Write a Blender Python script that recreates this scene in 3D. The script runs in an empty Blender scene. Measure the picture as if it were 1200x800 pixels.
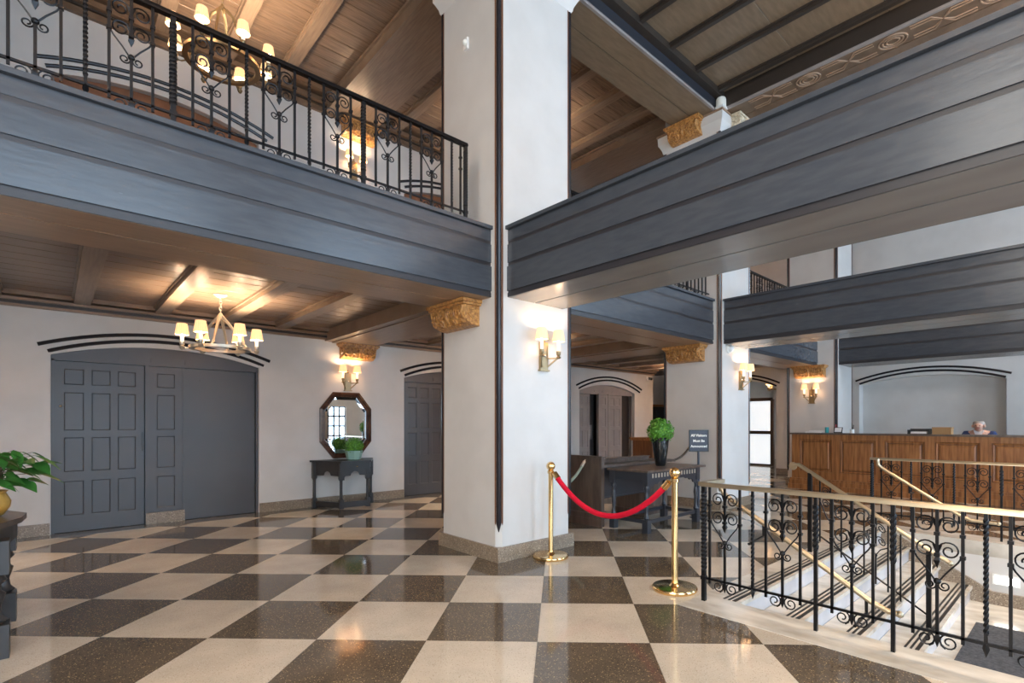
import bpy, math, random
import numpy as np
from mathutils import Vector, Matrix
random.seed(7)
PI = math.pi
SC = bpy.context.scene
COL = SC.collection

# ------------------------------------------------------------------ camera, light, exposure
CAM_H = 1.4
cam_d = bpy.data.cameras.new('camera'); cam = bpy.data.objects.new('camera', cam_d); COL.objects.link(cam)
cam_d.sensor_width = 36.0; cam_d.lens = 608.0 / 1200.0 * 36.0
cam_d.shift_x = (600.0 - 639.0) / 1200.0; cam_d.shift_y = (496.0 - 400.0) / 1200.0
cam_d.clip_start = 0.05; cam_d.clip_end = 200
cam.location = (0, 0, CAM_H); cam.rotation_euler = (PI / 2, 0, -PI / 4 + 0.0262)
SC.camera = cam
SC.view_settings.view_transform = 'Standard'; SC.view_settings.look = 'None'
SC.view_settings.gamma = 1.0; SC.view_settings.use_curve_mapping = False
SC.view_settings.exposure = 0.6
world = bpy.data.worlds.new('world'); SC.world = world; world.use_nodes = True
world.node_tree.nodes['Background'].inputs[0].default_value = (0.75, 0.86, 1.0, 1)
world.node_tree.nodes['Background'].inputs[1].default_value = 0.3
DAY = (0.56, 0.77, 1.0)
WARM = (1.0, 0.76, 0.52)
DAY_STRENGTH = 3.0          # glow of the street-wall panes and the added end-wall panes
BULB_W = 22.0               # one candle bulb of a chandelier
SCONCE_W = 3.2              # one candle bulb of a wall light
SUN = (1.0, 0.95, 0.87)  # warm colour of the fill light added at the end wall

XWEST = -2.6
def area(name, loc, rot, sx, sy, power, color):
    l = bpy.data.lights.new(name, 'AREA'); l.shape = 'RECTANGLE'; l.size = sx; l.size_y = sy
    l.energy = power; l.color = color
    o = bpy.data.objects.new(name, l); COL.objects.link(o); o.location = loc; o.rotation_euler = rot
    return o
# added lamps for daylight through the entrance and invented street windows (y = -5), shining towards +y
for nm, x, z, w, h, p in (('added_day_hall', 0.4, 1.75, 4.0, 2.1, 80), ('added_day_entrance', 5.95, 0.9, 3.2, 2.9, 68),
                          ('added_day_reception', 12.5, 1.8, 2.0, 1.8, 150), ('added_day_upper_hall', 0.4, 5.1, 4.0, 2.5, 70),
                          ('added_day_upper_stair', 5.95, 5.1, 3.2, 2.5, 62), ('added_day_upper_reception', 12.0, 5.1, 2.8, 2.5, 190)):
    area(nm, (x, -4.9, z), (PI / 2, 0, 0), w, h, p, DAY)
# added warm fill lamps at invented windows in the end wall (x = -2.6), shining towards +x
for nm, y, z, w, h, p in (('added_fill_west', -0.4, 1.75, 3.6, 2.1, 60), ('added_fill_upper_west', -0.4, 5.1, 3.6, 2.5, 70)):
    area(nm, (XWEST + 0.1, y, z), (PI / 2, 0, -PI / 2), w, h, p, SUN)

# ------------------------------------------------------------------ materials
def mat(name, col, rough=0.5, metal=0.0, spec=0.5, emit=None, es=0.0, coat=0.0):
    m = bpy.data.materials.new(name); m.use_nodes = True
    b = m.node_tree.nodes['Principled BSDF']
    b.inputs['Base Color'].default_value = (*col, 1); b.inputs['Roughness'].default_value = rough
    b.inputs['Metallic'].default_value = metal; b.inputs['Specular IOR Level'].default_value = spec
    b.inputs['Coat Weight'].default_value = coat
    if emit:
        b.inputs['Emission Color'].default_value = (*emit, 1); b.inputs['Emission Strength'].default_value = es
    return m
def nodes(m):
    nt = m.node_tree
    return nt, nt.nodes, nt.links, nt.nodes['Principled BSDF']
def noise_col(m, c1, c2, scale=(1, 1, 1), nscale=5.0, detail=4.0, lo=0.35, hi=0.65, bump=0.0, bdist=0.002, rough_var=None):
    """two-colour mottling from world position, with optional fine bump"""
    nt, N, L, b = nodes(m)
    g = N.new('ShaderNodeNewGeometry'); mp = N.new('ShaderNodeMapping'); mp.inputs['Scale'].default_value = scale
    L.new(g.outputs['Position'], mp.inputs[0])
    n = N.new('ShaderNodeTexNoise'); n.inputs['Scale'].default_value = nscale; n.inputs['Detail'].default_value = detail
    L.new(mp.outputs[0], n.inputs['Vector'])
    r = N.new('ShaderNodeValToRGB'); r.color_ramp.elements[0].position = lo; r.color_ramp.elements[1].position = hi
    r.color_ramp.elements[0].color = (*c1, 1); r.color_ramp.elements[1].color = (*c2, 1)
    L.new(n.outputs['Fac'], r.inputs[0]); L.new(r.outputs[0], b.inputs['Base Color'])
    if bump:
        bp = N.new('ShaderNodeBump'); bp.inputs['Strength'].default_value = bump; bp.inputs['Distance'].default_value = bdist
        L.new(n.outputs['Fac'], bp.inputs['Height']); L.new(bp.outputs[0], b.inputs['Normal'])
    if rough_var:
        mr = N.new('ShaderNodeMapRange'); mr.inputs['To Min'].default_value = rough_var[0]; mr.inputs['To Max'].default_value = rough_var[1]
        L.new(n.outputs['Fac'], mr.inputs[0]); L.new(mr.outputs[0], b.inputs['Roughness'])
    return m
def terrazzo(name, base, chips, scale, amount, rough=0.08):
    m = mat(name, base, rough); nt, N, L, b = nodes(m)
    g = N.new('ShaderNodeNewGeometry')
    v = N.new('ShaderNodeTexVoronoi'); v.inputs['Scale'].default_value = scale; L.new(g.outputs['Position'], v.inputs['Vector'])
    w = N.new('ShaderNodeTexWhiteNoise'); L.new(v.outputs['Color'], w.inputs['Vector'])
    r = N.new('ShaderNodeValToRGB'); r.color_ramp.interpolation = 'CONSTANT'
    els = r.color_ramp.elements
    els[0].position = 0; els[0].color = (*base, 1)
    els[1].position = 1 - amount; els[1].color = (*chips[0], 1)
    for i, c in enumerate(chips[1:]):
        e = els.new(1 - amount * (1 - (i + 1) / len(chips))); e.color = (*c, 1)
    L.new(w.outputs['Value'], r.inputs[0])
    d = N.new('ShaderNodeValToRGB'); d.color_ramp.elements[0].position = 0.28; d.color_ramp.elements[1].position = 0.42
    d.color_ramp.elements[0].color = (1, 1, 1, 1); d.color_ramp.elements[1].color = (0, 0, 0, 1)
    L.new(v.outputs['Distance'], d.inputs[0])
    n = N.new('ShaderNodeTexNoise'); n.inputs['Scale'].default_value = 3.0; n.inputs['Detail'].default_value = 6
    L.new(g.outputs['Position'], n.inputs['Vector'])
    r2 = N.new('ShaderNodeValToRGB'); r2.color_ramp.elements[0].position = 0.3; r2.color_ramp.elements[1].position = 0.7
    r2.color_ramp.elements[0].color = (*[c * 0.86 for c in base], 1); r2.color_ramp.elements[1].color = (*[min(1, c * 1.1) for c in base], 1)
    L.new(n.outputs['Fac'], r2.inputs[0])
    mx = N.new('ShaderNodeMix'); mx.data_type = 'RGBA'
    L.new(d.outputs[0], mx.inputs['Factor']); L.new(r2.outputs[0], mx.inputs['A']); L.new(r.outputs[0], mx.inputs['B'])
    L.new(mx.outputs['Result'], b.inputs['Base Color'])
    return m
MAT = {}
MAT['wall'] = noise_col(mat('plaster_white', (0.72, 0.69, 0.66), 0.45), (0.60, 0.58, 0.555), (0.645, 0.625, 0.60), nscale=2.5, bump=0.12, bdist=0.004)
MAT['grey'] = noise_col(mat('grey_satin_paint', (0.1, 0.1, 0.11), 0.3), (0.05, 0.057, 0.07), (0.062, 0.068, 0.08), scale=(1, 1, 5), nscale=5, detail=3, bump=0.22, bdist=0.004, rough_var=(0.18, 0.3))
MAT['greydark'] = mat('dark_bead_paint', (0.028, 0.026, 0.03), 0.4)
MAT['doorgrey'] = noise_col(mat('grey_door_paint', (0.1, 0.1, 0.11), 0.28), (0.068, 0.068, 0.076), (0.076, 0.076, 0.084), nscale=2, detail=2, bump=0.05, rough_var=(0.3, 0.42))
MAT['taupe'] = noise_col(mat('taupe_door_paint', (0.2, 0.17, 0.15), 0.3), (0.27, 0.24, 0.23), (0.32, 0.285, 0.27), nscale=3)
MAT['soffit'] = noise_col(mat('brown_soffit', (0.25, 0.17, 0.11), 0.32), (0.25, 0.16, 0.10), (0.33, 0.215, 0.145), scale=(1, 9, 1), nscale=3, detail=8, bump=0.2, rough_var=(0.25, 0.42))
MAT['plank'] = noise_col(mat('brown_plank', (0.2, 0.14, 0.1), 0.3), (0.14, 0.093, 0.064), (0.235, 0.16, 0.11), scale=(1.2, 16, 1), nscale=3, detail=8, bump=0.25, rough_var=(0.22, 0.4))
MAT['cbeam'] = noise_col(mat('brown_beam', (0.26, 0.19, 0.14), 0.32), (0.215, 0.15, 0.107), (0.29, 0.21, 0.15), scale=(14, 1, 1), nscale=3, detail=6, bump=0.2)
MAT['upperpanel'] = noise_col(mat('umber_panel', (0.13, 0.1, 0.07), 0.42), (0.19, 0.133, 0.083), (0.24, 0.17, 0.108), scale=(1, 5, 1), nscale=4)
MAT['umberdark'] = mat('umber_dark', (0.04, 0.03, 0.024), 0.4)
MAT['umberrelief'] = noise_col(mat('umber_relief', (0.24, 0.15, 0.09), 0.4), (0.14, 0.085, 0.05), (0.19, 0.12, 0.075), nscale=6)
MAT['reliefline'] = mat('pale_umber_relief', (0.34, 0.22, 0.14), 0.4)
MAT['lightsoffit'] = noise_col(mat('taupe_soffit', (0.2, 0.18, 0.16), 0.25), (0.18, 0.175, 0.17), (0.205, 0.20, 0.195), scale=(3, 1, 1), nscale=1.5, detail=1)
MAT['rust'] = noise_col(mat('rust_panel', (0.2, 0.08, 0.035), 0.4), (0.17, 0.065, 0.028), (0.24, 0.1, 0.045), nscale=4)
MAT['trim'] = mat('dark_bead', (0.018, 0.016, 0.02), 0.25)
MAT['trimbrown'] = mat('brown_bead', (0.16, 0.065, 0.03), 0.3)
MAT['gold'] = noise_col(mat('gilt_carving', (0.5, 0.25, 0.06), 0.35), (0.28, 0.115, 0.035), (0.62, 0.32, 0.10), nscale=30, bump=0.3)
MAT['cream'] = noise_col(mat('cream_carving', (0.6, 0.5, 0.36), 0.5), (0.42, 0.33, 0.22), (0.72, 0.63, 0.48), nscale=25)
MAT['iron'] = mat('black_iron', (0.012, 0.012, 0.014), 0.32, 0.6)
MAT['brass'] = mat('polished_brass', (0.80, 0.55, 0.26), 0.12, 1.0)
MAT['railbrass'] = mat('aged_brass_rail', (0.52, 0.43, 0.30), 0.3, 0.9)
MAT['antique'] = mat('antique_brass', (0.34, 0.26, 0.15), 0.38, 0.85)
MAT['pewter'] = mat('pale_pewter', (0.62, 0.57, 0.48), 0.3, 0.7)
MAT['velvet'] = mat('red_velvet', (0.60, 0.004, 0.028), 0.7, spec=0.25)
MAT['sage'] = mat('sage_rope', (0.32, 0.36, 0.28), 0.6)
MAT['darkrope'] = mat('brown_rope', (0.06, 0.04, 0.025), 0.6)
MAT['candle'] = mat('candle_sleeve', (0.9, 0.88, 0.82), 0.5, emit=(1, 0.85, 0.6), es=0.6)
MAT['bulb'] = mat('lit_bulb', (1, 0.9, 0.7), 0.4, emit=(1, 0.82, 0.55), es=14)
MAT['shade'] = mat('pleated_shade', (0.8, 0.55, 0.32), 0.8, emit=(1, 0.60, 0.27), es=0.7)
MAT['lighttile'] = terrazzo('terrazzo_beige', (0.58, 0.505, 0.41), [(0.42, 0.35, 0.27), (0.68, 0.61, 0.52), (0.36, 0.29, 0.22)], 130, 0.4)
MAT['darktile'] = terrazzo('terrazzo_dark', (0.112, 0.086, 0.062), [(0.175, 0.135, 0.095), (0.045, 0.034, 0.024), (0.24, 0.18, 0.11), (0.06, 0.045, 0.03), (0.46, 0.35, 0.18), (0.13, 0.1, 0.07)], 110, 0.85)
MAT['border'] = terrazzo('terrazzo_border', (0.13, 0.105, 0.08), [(0.22, 0.18, 0.13), (0.08, 0.06, 0.045)], 90, 0.4)
MAT['base'] = terrazzo('terrazzo_baseboard', (0.26, 0.2, 0.145), [(0.42, 0.35, 0.26), (0.09, 0.065, 0.045), (0.55, 0.47, 0.36), (0.15, 0.11, 0.075)], 75, 0.8, 0.3)
MAT['marble'] = noise_col(mat('pale_marble', (0.58, 0.54, 0.47), 0.16), (0.43, 0.39, 0.33), (0.66, 0.62, 0.55), scale=(2, 0.7, 1), nscale=3, detail=8, lo=0.3, hi=0.6)
MAT['riser'] = noise_col(mat('white_marble', (0.72, 0.72, 0.74), 0.15), (0.47, 0.47, 0.5), (0.6, 0.6, 0.63), nscale=2.5, detail=7)
MAT['grip'] = mat('black_grip_strip', (0.02, 0.018, 0.016), 0.5)
MAT['matgrey'] = noise_col(mat('charcoal_mat', (0.06, 0.062, 0.07), 0.9), (0.04, 0.042, 0.048), (0.085, 0.088, 0.1), nscale=40)
MAT['grout'] = mat('grout', (0.16, 0.13, 0.1), 0.4)
MAT['ebony'] = noise_col(mat('ebonised_wood', (0.03, 0.028, 0.028), 0.33), (0.028, 0.027, 0.028), (0.04, 0.038, 0.039), nscale=6)
MAT['bluegrey'] = mat('slate_painted_wood', (0.028, 0.031, 0.04), 0.28)
MAT['walnut'] = noise_col(mat('dark_walnut', (0.06, 0.04, 0.03), 0.3), (0.075, 0.052, 0.042), (0.125, 0.09, 0.07), scale=(1, 1, 0.15), nscale=16)
MAT['mirrorframe'] = noise_col(mat('mahogany_frame', (0.07, 0.03, 0.02), 0.2), (0.05, 0.02, 0.014), (0.11, 0.05, 0.03), nscale=9)
MAT['mirror'] = mat('mirror_glass', (0.92, 0.93, 0.93), 0.01, 1.0)
MAT['oak'] = noise_col(mat('orange_oak', (0.3, 0.12, 0.035), 0.35), (0.20, 0.072, 0.018), (0.40, 0.17, 0.055), scale=(6, 6, 0.5), nscale=4, detail=9, rough_var=(0.3, 0.45))
MAT['oakdark'] = noise_col(mat('dark_oak', (0.15, 0.055, 0.018), 0.38), (0.11, 0.038, 0.012), (0.2, 0.078, 0.025), scale=(6, 6, 0.5), nscale=4)
MAT['leaf'] = noise_col(mat('boxwood_leaf', (0.06, 0.24, 0.02), 0.5), (0.025, 0.12, 0.01), (0.16, 0.42, 0.04), nscale=45)
MAT['ficus'] = noise_col(mat('ficus_leaf', (0.045, 0.17, 0.03), 0.35), (0.018, 0.085, 0.014), (0.045, 0.17, 0.028), nscale=12)
MAT['stem'] = mat('plant_stem', (0.12, 0.09, 0.05), 0.6)
MAT['ochrepot'] = noise_col(mat('ochre_pot', (0.55, 0.30, 0.06), 0.35), (0.42, 0.2, 0.03), (0.66, 0.4, 0.1), nscale=8)
MAT['celadon'] = mat('celadon_glaze', (0.30, 0.50, 0.43), 0.15)
MAT['blackgloss'] = mat('black_gloss', (0.01, 0.011, 0.012), 0.06)
MAT['sign'] = mat('sign_blue_black', (0.03, 0.035, 0.055), 0.35)
MAT['white'] = mat('white_plastic', (0.82, 0.82, 0.8), 0.4)
MAT['ivory'] = mat('ivory_print', (0.9, 0.88, 0.8), 0.6)
MAT['black'] = mat('black_plastic', (0.015, 0.015, 0.016), 0.35)
MAT['chrome'] = mat('chrome', (0.75, 0.75, 0.76), 0.12, 1.0)
MAT['teal'] = mat('teal_plastic', (0.01, 0.28, 0.30), 0.4)
MAT['red'] = mat('red_plastic', (0.5, 0.02, 0.03), 0.4)
MAT['paper'] = mat('paper', (0.8, 0.8, 0.8), 0.8)
MAT['card'] = mat('cardboard', (0.33, 0.2, 0.09), 0.7)
MAT['skin'] = mat('skin', (0.62, 0.36, 0.27), 0.5)
MAT['greyhair'] = mat('grey_hair', (0.36, 0.32, 0.30), 0.7)
MAT['navy'] = mat('navy_cloth', (0.02, 0.04, 0.13), 0.8)
MAT['shirt'] = mat('pale_cloth', (0.68, 0.66, 0.68), 0.8)
MAT['daylit'] = mat('daylit_pane', (0.8, 0.85, 0.9), 0.2, emit=DAY, es=DAY_STRENGTH)
MAT['fillpane'] = mat('added_fill_pane', (0.85, 0.85, 0.82), 0.2, emit=SUN, es=DAY_STRENGTH)  # glowing panes of the added end-wall windows
MAT['vestpane'] = mat('vestibule_pane', (0.8, 0.85, 0.9), 0.2, emit=(0.85, 0.93, 1.0), es=0.55)
MAT['steplight'] = mat('step_light_lens', (1, 0.95, 0.85), 0.4, emit=(1, 0.93, 0.82), es=14)
MAT['darkwood'] = mat('dark_window_frame', (0.05, 0.026, 0.016), 0.35)
MAT['lift'] = mat('dark_lift_interior', (0.02, 0.015, 0.013), 0.5)

# ------------------------------------------------------------------ mesh builder
class B:
    def __init__(s): s.v = []; s.f = []; s.m = []; s.cur = 0
    def add(s, vs, fs):
        o = len(s.v); s.v += [tuple(map(float, p)) for p in vs]
        s.f += [tuple(o + i for i in f) for f in fs]; s.m += [s.cur] * len(fs); return s
    def box(s, x0, y0, z0, x1, y1, z1):
        x0, x1 = min(x0, x1), max(x0, x1); y0, y1 = min(y0, y1), max(y0, y1); z0, z1 = min(z0, z1), max(z0, z1)
        return s.add([(x0, y0, z0), (x1, y0, z0), (x1, y1, z0), (x0, y1, z0), (x0, y0, z1), (x1, y0, z1), (x1, y1, z1), (x0, y1, z1)],
                     [(0, 3, 2, 1), (4, 5, 6, 7), (0, 1, 5, 4), (1, 2, 6, 5), (2, 3, 7, 6), (3, 0, 4, 7)])
    def cbox(s, c, d): return s.box(c[0] - d[0] / 2, c[1] - d[1] / 2, c[2] - d[2] / 2, c[0] + d[0] / 2, c[1] + d[1] / 2, c[2] + d[2] / 2)
    def quad(s, *p): return s.add(p, [tuple(range(len(p)))])
    def prism(s, poly, fn, t0, t1):
        n = len(poly)
        vs = [fn(a, b, t0) for a, b in poly] + [fn(a, b, t1) for a, b in poly]
        fs = [tuple(range(n))[::-1], tuple(range(n, 2 * n))] + [(i, (i + 1) % n, n + (i + 1) % n, n + i) for i in range(n)]
        return s.add(vs, fs)
    def lathe(s, prof, n=16, c=(0, 0, 0), phase=0.0):
        k = len(prof); vs = []
        for r, z in prof:
            for i in range(n):
                a = phase + 2 * PI * i / n; vs.append((c[0] + r * math.cos(a), c[1] + r * math.sin(a), c[2] + z))
        fs = [(j * n + i, j * n + (i + 1) % n, (j + 1) * n + (i + 1) % n, (j + 1) * n + i) for j in range(k - 1) for i in range(n)]
        fs += [tuple(range(n))[::-1], tuple(range((k - 1) * n, k * n))]
        return s.add(vs, fs)
    def tube(s, path, r, n=6, closed=False, twist=0.0, phase=0.0, up=None):
        P = [Vector(p) for p in path]; k = len(P)
        R = r if isinstance(r, (list, tuple)) else [r] * k
        T = []
        for i in range(k):
            a = P[(i - 1) % k] if (closed or i > 0) else P[i]; b = P[(i + 1) % k] if (closed or i < k - 1) else P[i]
            T.append((b - a).normalized())
        ref = Vector(up) if up else (Vector((0, 0, 1)) if abs(T[0].z) < 0.9 else Vector((1, 0, 0)))
        u = (ref - T[0] * ref.dot(T[0])).normalized(); vs = []
        for i in range(k):
            u = (u - T[i] * u.dot(T[i])).normalized(); w = T[i].cross(u)
            for j in range(n):
                a = phase + twist * i + 2 * PI * j / n
                vs.append(tuple(P[i] + (u * math.cos(a) + w * math.sin(a)) * R[i]))
        fs = []
        for i in range(k if closed else k - 1):
            i2 = (i + 1) % k
            fs += [(i * n + j, i * n + (j + 1) % n, i2 * n + (j + 1) % n, i2 * n + j) for j in range(n)]
        if not closed: fs += [tuple(range(n))[::-1], tuple(range((k - 1) * n, k * n))]
        return s.add(vs, fs)
    def sphere(s, c, r, n=12, k=8, sz=1.0):
        return s.lathe([(max(1e-4, r * math.sin(PI * i / k)), -r * sz * math.cos(PI * i / k)) for i in range(k + 1)], n, c)
    def mesh(s, name, mats, smooth=35):
        me = bpy.data.meshes.new(name); me.from_pydata(s.v, [], s.f)
        for m in (mats if isinstance(mats, (list, tuple)) else [mats]): me.materials.append(MAT[m] if isinstance(m, str) else m)
        if any(s.m): me.polygons.foreach_set('material_index', s.m)
        me.validate(); me.update()
        if smooth:
            me.polygons.foreach_set('use_smooth', [True] * len(me.polygons)); me.set_sharp_from_angle(angle=math.radians(smooth))
        import bmesh
        bm = bmesh.new(); bm.from_mesh(me); bmesh.ops.recalc_face_normals(bm, faces=bm.faces); bm.to_mesh(me); bm.free()
        return me
    def obj(s, name, mats, parent=None, loc=(0, 0, 0), rot=None, smooth=35):
        return link(name, s.mesh(name, mats, smooth), parent, loc, rot)
def link(name, me, parent=None, loc=(0, 0, 0), rot=None):
    o = bpy.data.objects.new(name, me); COL.objects.link(o); o.location = loc
    if rot: o.rotation_euler = rot
    if parent: o.parent = parent
    return o
def tag(o, label=None, cat=None, group=None, kind=None):
    if label: o['label'] = label
    if cat: o['category'] = cat
    if group: o['group'] = group
    if kind: o['kind'] = kind
    return o
def thing(name, label, cat, loc=(0, 0, 0), rz=0.0, group=None, kind=None):
    o = bpy.data.objects.new(name, None); COL.objects.link(o); o.location = loc; o.rotation_euler = (0, 0, rz)
    o.empty_display_size = 0.1
    return tag(o, label, cat, group, kind)
def dup(root, loc, rz, label=None, group=None):
    r = root.copy(); COL.objects.link(r); r.location = loc; r.rotation_euler = (0, 0, rz)
    if label: r['label'] = label
    if group: r['group'] = group
    for ch in list(root.children):
        c = ch.copy(); COL.objects.link(c); c.parent = r
        for g in list(ch.children):
            d = g.copy(); COL.objects.link(d); d.parent = c
    return r
def arc_pts(x0, x1, zs, za, n=20):
    """circular arc from (x0,zs) over an apex at height za to (x1,zs)"""
    c = x1 - x0; sg = za - zs; R = (c * c / 4 + sg * sg) / (2 * sg); a = math.asin(c / 2 / R); xm = (x0 + x1) / 2
    return [(xm + R * math.sin(-a + 2 * a * i / n), za - R + R * math.cos(-a + 2 * a * i / n)) for i in range(n + 1)]
def spiral(cx, cz, r0, r1, a0, turns, n=18, sx=1):
    return [(cx + sx * (r0 + (r1 - r0) * t) * math.cos(a0 + turns * 2 * PI * t), 0, cz + (r0 + (r1 - r0) * t) * math.sin(a0 + turns * 2 * PI * t)) for t in [i / n for i in range(n + 1)]]

# ================================================================== SETTING
X1, X2, X3 = 3.25, 7.77, 12.4          # pillar west faces
PW = 1.06
Y0 = 4.11                              # pillar south faces
YW = 9.0                               # rear wall
XE = 14.6                              # east wall
XL, YF = -2.6, -5.0
Z1B, Z1T = 2.69, 3.41                  # balcony beams
ZC, ZCB = 2.99, 2.91                   # lower ceiling planks / ribs
ZU = 6.42                              # upper beam soffit
OFF = 0.11

def wall_mesh(a0, a1, z0, z1, openings, fn, depth, apexes=True):
    """wall in (a, z) with arched or flat openings; fn(a, z, t) -> xyz, t=0 front, 1 back"""
    b = B(); xs = [a0]; cols = []
    cur = a0
    for (xa, xb, zb, zs, za) in sorted(openings):
        cols.append((cur, xa, None)); cols.append((xa, xb, (zb, zs, za))); cur = xb
    cols.append((cur, a1, None))
    for xa, xb, op in cols:
        if xb - xa < 1e-4: continue
        if op is None:
            b.prism([(xa, z0), (xb, z0), (xb, z1), (xa, z1)], fn, 0, depth)
        else:
            zb, zs, za = op
            pts = arc_pts(xa, xb, zs, za) if za > zs else [(xa, zs), (xb, zs)]
            for (p, zp), (q, zq) in zip(pts, pts[1:]):
                b.prism([(p, zp), (q, zq), (q, z1), (p, z1)], fn, 0, depth)
            if zb > z0 + 1e-4: b.prism([(xa, z0), (xb, z0), (xb, zb), (xa, zb)], fn, 0, depth)
    return b
fy = lambda y: (lambda a, z, t: (a, y + t, z))
fx = lambda x: (lambda a, z, t: (x + t, a, z))
OPL = [(-0.02, 2.34, 0.0, 2.27, 2.45), (4.84, 7.2, 0.0, 2.27, 2.45), (9.74, 12.06, 0.0, 2.25, 2.44)]
OPU = [(-0.02, 2.34, 3.4, 5.8, 6.0), (4.84, 7.2, 3.4, 5.8, 6.0), (9.74, 12.06, 3.4, 5.8, 6.0)]
def wall(name, b, m, label):
    return tag(b.obj(name, m, smooth=20), label, 'wall', kind='structure')
wr = wall('wall_back', wall_mesh(XL, 12.95, 0, 3.4, OPL, fy(YW), 0.3), 'wall', 'white plaster wall behind the console table, with arched door openings')
wu = wall('wall_back_upper', wall_mesh(XL, 12.95, 3.4, 7.1, OPU, fy(YW), 0.3), 'wall', 'white plaster wall of the upper gallery behind the iron railing')
wall('wall_alcove', B().box(12.65, 9.3, 0, 12.95, 11.5, 7.1).box(12.95, 11.2, 0, 17, 11.5, 7.1).box(17, 9, 0, 17.3, 11.5, 7.1), 'wall', 'white walls of the deep alcove beyond the lift lobby')
# east wall: one passage opening and one blind niche behind the reception
wall('wall_east', wall_mesh(YF, 9.3, 0, 7.1, [(1.24, 4.0, 1.0, 2.36, 2.52), (6.05, 8.4, 0, 2.42, 2.66)], fx(XE), 0.3), 'wall', 'pale plaster wall behind the reception counter, with an arched niche and an arched passage')
tag(B().box(XE + 0.301, 1.1, 0.9, XE + 0.42, 4.15, 2.7).obj('wall_niche', 'wall'), 'pale plaster back panel inside the arched niche behind the reception', 'wall', kind='structure')
wall('wall_left', wall_mesh(YF - 0.3, YW + 0.3, 0, 3.4, [(-2.2, 1.4, 0.7, 2.8, 2.8)], fx(XL - 0.3), 0.3), 'wall', 'plaster wall with an added window at the end of the hall')
wall('wall_left_upper', wall_mesh(YF - 0.3, YW + 0.3, 3.4, 7.1, [(-2.2, 1.4, 3.9, 6.35, 6.35)], fx(XL - 0.3), 0.3), 'wall', 'upper plaster wall with an added window at the end of the hall')
def opening(x0, x1, z0, z1): return (x0, x1, z0, z1, z1)
wall('wall_front', wall_mesh(XL, XE + 0.3, -0.75, 3.4, [opening(-1.6, 2.4, 0.7, 2.8), opening(4.3, 7.6, -0.7, 2.3), opening(8.5, 9.5, 0.0, 2.15), opening(11.5, 13.5, 0.9, 2.7)], fy(YF - 0.3), 0.3), 'wall', 'unseen street wall with added daylit windows and glazed entrance')
wall('wall_front_upper', wall_mesh(XL, XE + 0.3, 3.4, 7.1, [opening(-1.6, 2.4, 3.9, 6.35), opening(4.3, 7.6, 3.9, 6.35), opening(10.6, 13.4, 3.9, 6.35)], fy(YF - 0.3), 0.3), 'wall', 'unseen upper street wall with added tall daylit windows')
def window(name, label, x0, x1, z0, z1, nx, nz, y=YF - 0.12, paneM='daylit', fm='darkwood', fw=0.05, cat='window'):
    t = thing(name, label, cat, ((x0 + x1) / 2, y, z0), kind='structure'); w = x1 - x0; h = z1 - z0
    b = B()
    for i in range(nx + 1):
        x = -w / 2 + w * i / nx; b.box(x - fw / 2, -0.04, 0, x + fw / 2, 0.04, h)
    for i in range(nz + 1):
        z = h * i / nz; b.box(-w / 2, -0.035, z - fw / 2, w / 2, 0.035, z + fw / 2)
    b.obj('frame', fm, t)
    pm = B().box(-w / nx / 2 + fw / 2, -0.008, fw / 2, w / nx / 2 - fw / 2, 0.008, h / nz - fw / 2).mesh('pane', paneM)
    for i in range(nx):
        for k in range(nz): link('pane', pm, t, (-w / 2 + w * (i + 0.5) / nx, 0, h * k / nz))
    return t
window('added_window_1', 'added dark framed window of the hall on the street wall', -1.6, 2.4, 0.7, 2.8, 4, 2)  # street windows on both levels are invented to bring in daylight
window('door_4', 'glazed entrance doors at the foot of the stair', 4.3, 7.6, -0.7, 2.3, 4, 2, cat='door')
window('door_5', 'dark framed french door with small bright panes', 8.5, 9.5, 0.0, 2.15, 4, 5, cat='door', fw=0.06)
window('added_window_2', 'added dark framed window on the street side of the reception', 11.5, 13.5, 0.9, 2.7, 3, 2)
window('added_window_3', 'added tall upper window over the hall', -1.6, 2.4, 3.9, 6.35, 4, 3)
window('added_window_4', 'added tall upper window over the stair', 4.3, 7.6, 3.9, 6.35, 4, 3)
window('added_window_5', 'added tall upper window over the reception', 10.6, 13.4, 3.9, 6.35, 4, 3)
for nm, lb, z in (('added_window_7', 'added dark framed window in the end wall of the hall', 0.7), ('added_window_8', 'added dark framed upper window in the end wall of the hall', 3.9)):
    w_ = window(nm, lb, 0, 3.6, z, z + (2.1 if z < 1 else 2.45), 4, 2 if z < 1 else 3, paneM='fillpane'); w_.location = (XL - 0.12, -0.4, z); w_.rotation_euler = (0, 0, PI / 2)  # end-wall windows are added to light the west-facing sides
# bright vestibule beyond the passage
wall('wall_vestibule', B().box(XE + 0.3, 8.6, 0, 20.5, 8.9, 3.2).box(XE + 0.3, 4.6, 0, 20.5, 4.9, 3.2).box(20.5, 4.6, 0, 20.8, 8.9, 3.2), 'wall', 'white walls of the bright vestibule beyond the passage')
window('window_6', 'bright tall window at the end of the vestibule', 0, 3.0, 0, 1.7, 2, 1, paneM='vestpane')
wv = bpy.data.objects['window_6']; wv.location = (20.4, 6.9, 0.5); wv.rotation_euler = (0, 0, PI / 2)
wv2 = window('door_6', 'dark framed glazed door standing in the vestibule', 0, 1.0, 0, 2.2, 1, 2, paneM='vestpane', cat='door', fw=0.11); wv2.location = (17.2, 7.75, 0.0); wv2.rotation_euler = (0, 0, PI / 2)

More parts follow.
